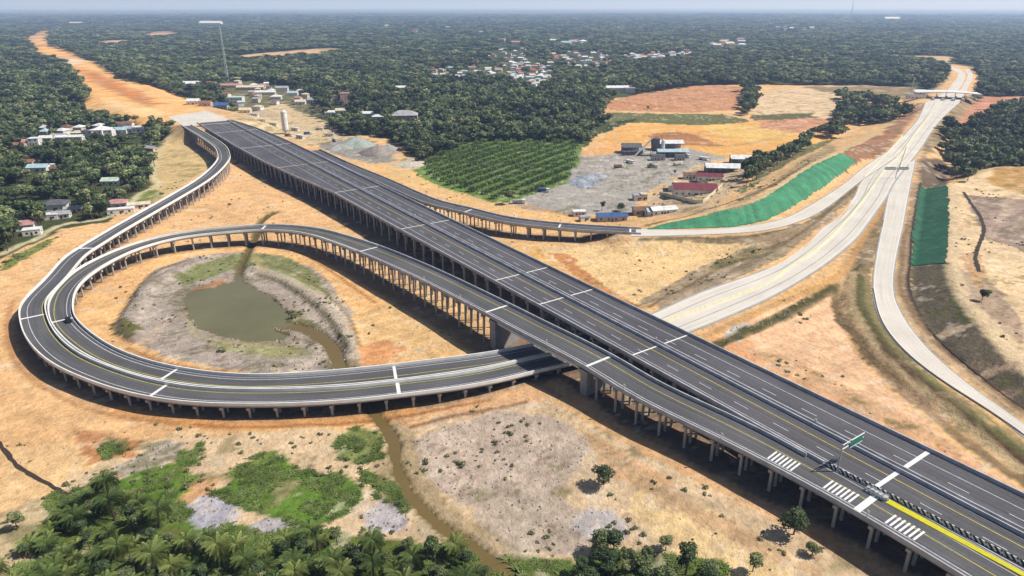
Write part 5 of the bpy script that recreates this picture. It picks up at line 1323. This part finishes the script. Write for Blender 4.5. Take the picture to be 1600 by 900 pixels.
# foreground palms
npalm = 0; yv = 100.0
while yv < 190:
    xv = -150.0
    while xv < 30:
        X_, Y_ = xv+random.uniform(-2.2, 2.2), yv+random.uniform(-2, 2)
        a = np.array([X_]), np.array([Y_])
        if inside(*a, fore_p)[0] and pdist(*a, STREAM)[0][0] > 4.5:
            if random.random() < .95:
                z_ = float(hfun(*a)[0]); 
                if random.random() < .6: plant('palm_tree', PALMS[random.randrange(4)], X_, Y_, z_-2.6, random.uniform(.55, .95), 'feathery oil palm in the dense grove along the bottom edge', 'palm tree', 'oil palms in the grove along the bottom edge')
                else: plant('shrub_tree', TREES_HI[random.randrange(3)], X_, Y_, z_, random.uniform(.28, .6), 'leafy bush between the oil palms along the bottom edge', 'bush', 'leafy bushes between the oil palms')
                npalm += 1
        xv += 4.5
    yv += 4.1
for yv in np.arange(104, 150, 4.2):
    for xv in np.arange(8, 62, 4.4):
        X_, Y_ = xv+random.uniform(-1.6, 1.6), yv+random.uniform(-1.5, 1.5); a = np.array([X_]), np.array([Y_])
        if inside(*a, fore_t)[0]: plant('broadleaf_tree', TREES_HI[random.randrange(3)], X_, Y_, float(hfun(*a)[0]), random.uniform(.45, .85), 'leafy broadleaf tree in the clump at the bottom edge right of the palms', 'tree', 'broadleaf trees at the bottom edge')
# plantation rows
u = np.array(ground_pt(800,222)[:2])-np.array(ground_pt(650,267)[:2]); u /= np.linalg.norm(u); v = np.array((-u[1], u[0])); c0 = PLANT.mean(0); npl = 0; cand = []
for i in range(-60, 60):
    for j in range(-30, 30):
        q = c0+u*(i*PSP+random.uniform(-.6,.6))+v*(j*PSP*1.7+random.uniform(-.4,.4))
        if inside(np.array([q[0]]), np.array([q[1]]), PLANT)[0]: cand.append(q)
for q in cand[:298]:
    z_ = float(hfun(np.array([q[0]]), np.array([q[1]]))[0])
    plant('plantation_palm', PPALM[random.randrange(2)], q[0], q[1], z_, random.uniform(.85, 1.15)*PSP/7.0, 'young oil palm in the planted rows beside the gravel yard', 'palm tree', 'young oil palms in the planted rows'); npl += 1
print('CAND', len(cand))
print('PLANTS', len(ind), npalm, npl, 'forest', len(rest))

# ------------------------------------------------------------------ stuff: instanced by geometry nodes
def scatter(name, P, scl, idx, protos_, kind='stuff'):
    col = bpy.data.collections.new(name+'_source')
    for k, me in enumerate(protos_):
        o = bpy.data.objects.new(f'{name}_source_{k:02d}', me); col.objects.link(o)
    me = bpy.data.meshes.new(name); me.vertices.add(len(P)); me.vertices.foreach_set('co', np.asarray(P, float).ravel())
    a = me.attributes.new('scl', 'FLOAT_VECTOR', 'POINT'); a.data.foreach_set('vector', np.asarray(scl, float).ravel())
    a = me.attributes.new('idx', 'INT', 'POINT'); a.data.foreach_set('value', np.asarray(idx, int))
    a = me.attributes.new('rot', 'FLOAT_VECTOR', 'POINT'); rr = np.zeros((len(P), 3)); rr[:, 2] = rng.random(len(P))*6.28; a.data.foreach_set('vector', rr.ravel())
    ob = link(name, me); tag(ob, kind=kind)
    ng = bpy.data.node_groups.new(name, 'GeometryNodeTree'); ng.interface.new_socket('Geometry', in_out='INPUT', socket_type='NodeSocketGeometry'); ng.interface.new_socket('Geometry', in_out='OUTPUT', socket_type='NodeSocketGeometry')
    gi = ng.nodes.new('NodeGroupInput'); go = ng.nodes.new('NodeGroupOutput'); ip = ng.nodes.new('GeometryNodeInstanceOnPoints'); ci = ng.nodes.new('GeometryNodeCollectionInfo')
    ci.inputs['Collection'].default_value = col; ci.inputs['Separate Children'].default_value = True; ci.inputs['Reset Children'].default_value = True
    def na(nm, t):
        n = ng.nodes.new('GeometryNodeInputNamedAttribute'); n.data_type = t; n.inputs['Name'].default_value = nm; return n.outputs['Attribute']
    ng.links.new(gi.outputs[0], ip.inputs['Points']); ng.links.new(ci.outputs[0], ip.inputs['Instance']); ip.inputs['Pick Instance'].default_value = True
    ng.links.new(na('idx', 'INT'), ip.inputs['Instance Index']); ng.links.new(na('scl', 'FLOAT_VECTOR'), ip.inputs['Scale'])
    ng.links.new(na('rot', 'FLOAT_VECTOR'), ip.inputs['Rotation']); ng.links.new(ip.outputs[0], go.inputs[0])
    md = ob.modifiers.new('scatter', 'NODES'); md.node_group = ng
    return ob
far_crowns = []
for k in range(5):
    rs = np.random.default_rng(40+k); h = 9+k; r = 4.6; bl = [(rs.normal()*1.6, rs.normal()*1.6, h*(.6+.25*rs.random()), r*(.4+.15*rs.random())) for _ in range(7)]
    V, Fc, S = leaf_cloud(rs, bl, 170, .95, .75); far_crowns.append(cloud_mesh('forest_tree', V, Fc, S, M['leaf']))
sp = pts[rest, 2]; sxy = np.clip(sp/6.6, 1, 30)*rng.uniform(.65, 1.5, len(rest)); sz = np.clip(sp/6.6, 1, 1.5)**.35*rng.uniform(.5, 1.3, len(rest))*np.where(y[rest] > 1200, .85, 1)
scatter('forest', np.c_[x[rest], y[rest], z[rest]-.3], np.c_[sxy, sxy, sz], rng.integers(0, 5, len(rest)), far_crowns)
# ground scrub, grass tufts and rubble
def near_points(n, xlo, xhi, ylo, yhi): return rng.uniform(xlo, xhi, n), rng.uniform(ylo, yhi, n)
scr = []
for k in range(3):
    rs = np.random.default_rng(60+k); V, Fc, S = leaf_cloud(rs, [(0,0,.35,.7),(.5,.2,.3,.5),(-.4,.3,.25,.5)], 46, .2, .8); scr.append(cloud_mesh('scrub_plant', V, Fc, S, M['scrub']))
sx_, sy_ = near_points(60000, -300, 330, 90, 520)
zz = zone_of(sx_, sy_); dens = fbm(sx_/16, sy_/16, 101, 4)
greenish = {i for i, (c, _, _) in enumerate(Z) if c[1] >= c[0] or (c[0] < 170 and c[2] < 110)}
isg = np.isin(zz, list(greenish)); pr = np.clip((dens-.54)*1.8, 0, .4)+isg*.05
orangez = np.isin(zz, [i for i, (c, _, _) in enumerate(Z) if c[0] > 215]); pr = np.where(orangez, pr*.25, pr); YARD = [i for i, (c, _, _) in enumerate(Z) if c == (168,162,154)]; pr = np.where(np.isin(zz, YARD), 0, pr)
NET = ground_poly([(1005,362),(1080,338),(1119,327),(1191,306),(1260,261),(1310,236),(1345,250),(1215,342),(1155,358)])
k = (zz >= 0) & (rng.random(len(sx_)) < pr) & ~on_road(sx_, sy_) & ~inside(sx_, sy_, NET); sx_, sy_ = sx_[k], sy_[k]; sz_ = hfun(sx_, sy_); k = sz_ > -.45; sx_, sy_, sz_ = sx_[k], sy_[k], sz_[k]
s_ = rng.uniform(.35, 1.0, len(sx_))*np.where(rng.random(len(sx_)) < .05, 2.0, 1)
scatter('scrub', np.c_[sx_, sy_, sz_], np.c_[s_, s_, s_*.9], rng.integers(0, 3, len(sx_)), scr)
gra = []
for k in range(3):
    rs = np.random.default_rng(70+k); V = []; Fc = []; S = []
    for i in range(34):
        a = rs.random()*6.28; q = rs.random()*.9; cx_, cy_ = q*math.cos(a), q*math.sin(a); b = len(V); t = rs.normal(size=2)*.22; hgt = .12+.16*rs.random(); w_ = .16
        V += [(cx_-w_, cy_, 0), (cx_+w_, cy_, 0), (cx_+t[0]*2+.08, cy_+t[1]*2+.15, hgt), (cx_+t[0]*2-.08, cy_+t[1]*2+.15, hgt)]; Fc.append((b, b+1, b+2, b+3)); S += [.95, .95, 1.25, 1.25]
    gra.append(cloud_mesh('grass_tuft', np.array(V), Fc, np.array(S), M['grass']))
gx, gy = near_points(90000, -170, 60, 92, 330); zz = zone_of(gx+(fbm(gx/5, gy/5, 5, 2)-.5)*5, gy)
k = np.isin(zz, list(greenish)) & (gy < 178) & (fbm(gx/3.5, gy/3.5, 111, 3) > .5); gx, gy = gx[k], gy[k]; k = ~on_road(gx, gy); gx, gy = gx[k], gy[k]; gz = hfun(gx, gy); k = gz > -.4
gs_ = rng.uniform(.7, 1.5, k.sum()); scatter('grass', np.c_[gx[k], gy[k], gz[k]], np.c_[gs_, gs_, gs_], rng.integers(0, 3, k.sum()), gra)
rks = []
for k in range(3):
    rs = np.random.default_rng(80+k); b = MB(); b.cyl(0,0,-.2,.35,.5,.22,6); V = np.array(b.v)+rs.normal(size=(len(b.v),3))*.09; me = mesh_from('rubble_stone', V, b.f, M['rock'])
    at = me.color_attributes.new('shade', 'FLOAT_COLOR', 'POINT'); at.data.foreach_set('color', np.tile((1.,1.,1.,1.), len(V))); rks.append(me)
rx, ry = near_points(60000, -300, 200, 92, 420); zz = zone_of(rx, ry)
greyz = np.isin(zz, [i for i, (c, _, _) in enumerate(Z) if max(c)-min(c) < 42]); k = (zz >= 0) & ~np.isin(zz, YARD) & (rng.random(len(rx)) < np.where(greyz, .5, .035)) & (fbm(rx/9, ry/9, 121, 3) > .42) & ~on_road(rx, ry)
rx, ry = rx[k], ry[k]; rz_ = hfun(rx, ry); s_ = rng.uniform(.3, 1.0, len(rx)); scatter('rubble', np.c_[rx, ry, rz_], np.c_[s_, s_, s_], rng.integers(0, 3, len(rx)), rks)

# ------------------------------------------------------------------ haze, sky, sun
hz = MB().box(-80000, -3000, -40, 80000, 110000, 420).me('haze', None)
hm = bpy.data.materials.new('haze'); hm.use_nodes = True; nt = hm.node_tree; nt.nodes.clear()
vs = nt.nodes.new('ShaderNodeVolumeScatter'); vs.inputs['Color'].default_value = (.56,.72,1,1); vs.inputs['Density'].default_value = 1/10500; vs.inputs['Anisotropy'].default_value = .2
em = nt.nodes.new('ShaderNodeEmission'); em.inputs['Color'].default_value = (.12,.32,1,1); em.inputs['Strength'].default_value = .26/10500  # blue glow added to the haze, stands in for multiply scattered light
ad = nt.nodes.new('ShaderNodeAddShader'); nt.links.new(vs.outputs[0], ad.inputs[0]); nt.links.new(em.outputs[0], ad.inputs[1])
om = nt.nodes.new('ShaderNodeOutputMaterial'); nt.links.new(ad.outputs[0], om.inputs['Volume'])
hz.materials.append(hm); HAZE = link('haze', hz); tag(HAZE, kind='structure')
ELEV = math.radians(50); AZ = math.radians(2)      # the sun stands to the right of the view
sd = np.array((math.cos(ELEV)*math.cos(AZ), math.cos(ELEV)*math.sin(AZ), math.sin(ELEV)))
w = bpy.data.worlds.new('World'); scene.world = w; w.use_nodes = True; nt = w.node_tree
sky = nt.nodes.new('ShaderNodeTexSky'); sky.sky_type = 'NISHITA'; sky.sun_disc = False; sky.sun_elevation = ELEV; sky.sun_rotation = PI/2-AZ; sky.altitude = 100; sky.dust_density = 1.5
bg = nt.nodes['Background']; nt.links.new(sky.outputs[0], bg.inputs[0]); bg.inputs[1].default_value = .06
sl = bpy.data.lights.new('sun', 'SUN'); sl.energy = 5.0; sl.angle = math.radians(.5); sl.color = (1, .955, .88)
so = bpy.data.objects.new('sun', sl); C.objects.link(so)
from mathutils import Vector
so.rotation_euler = Vector(tuple(sd)).to_track_quat('Z', 'Y').to_euler(); so.location = (300, 0, 400)
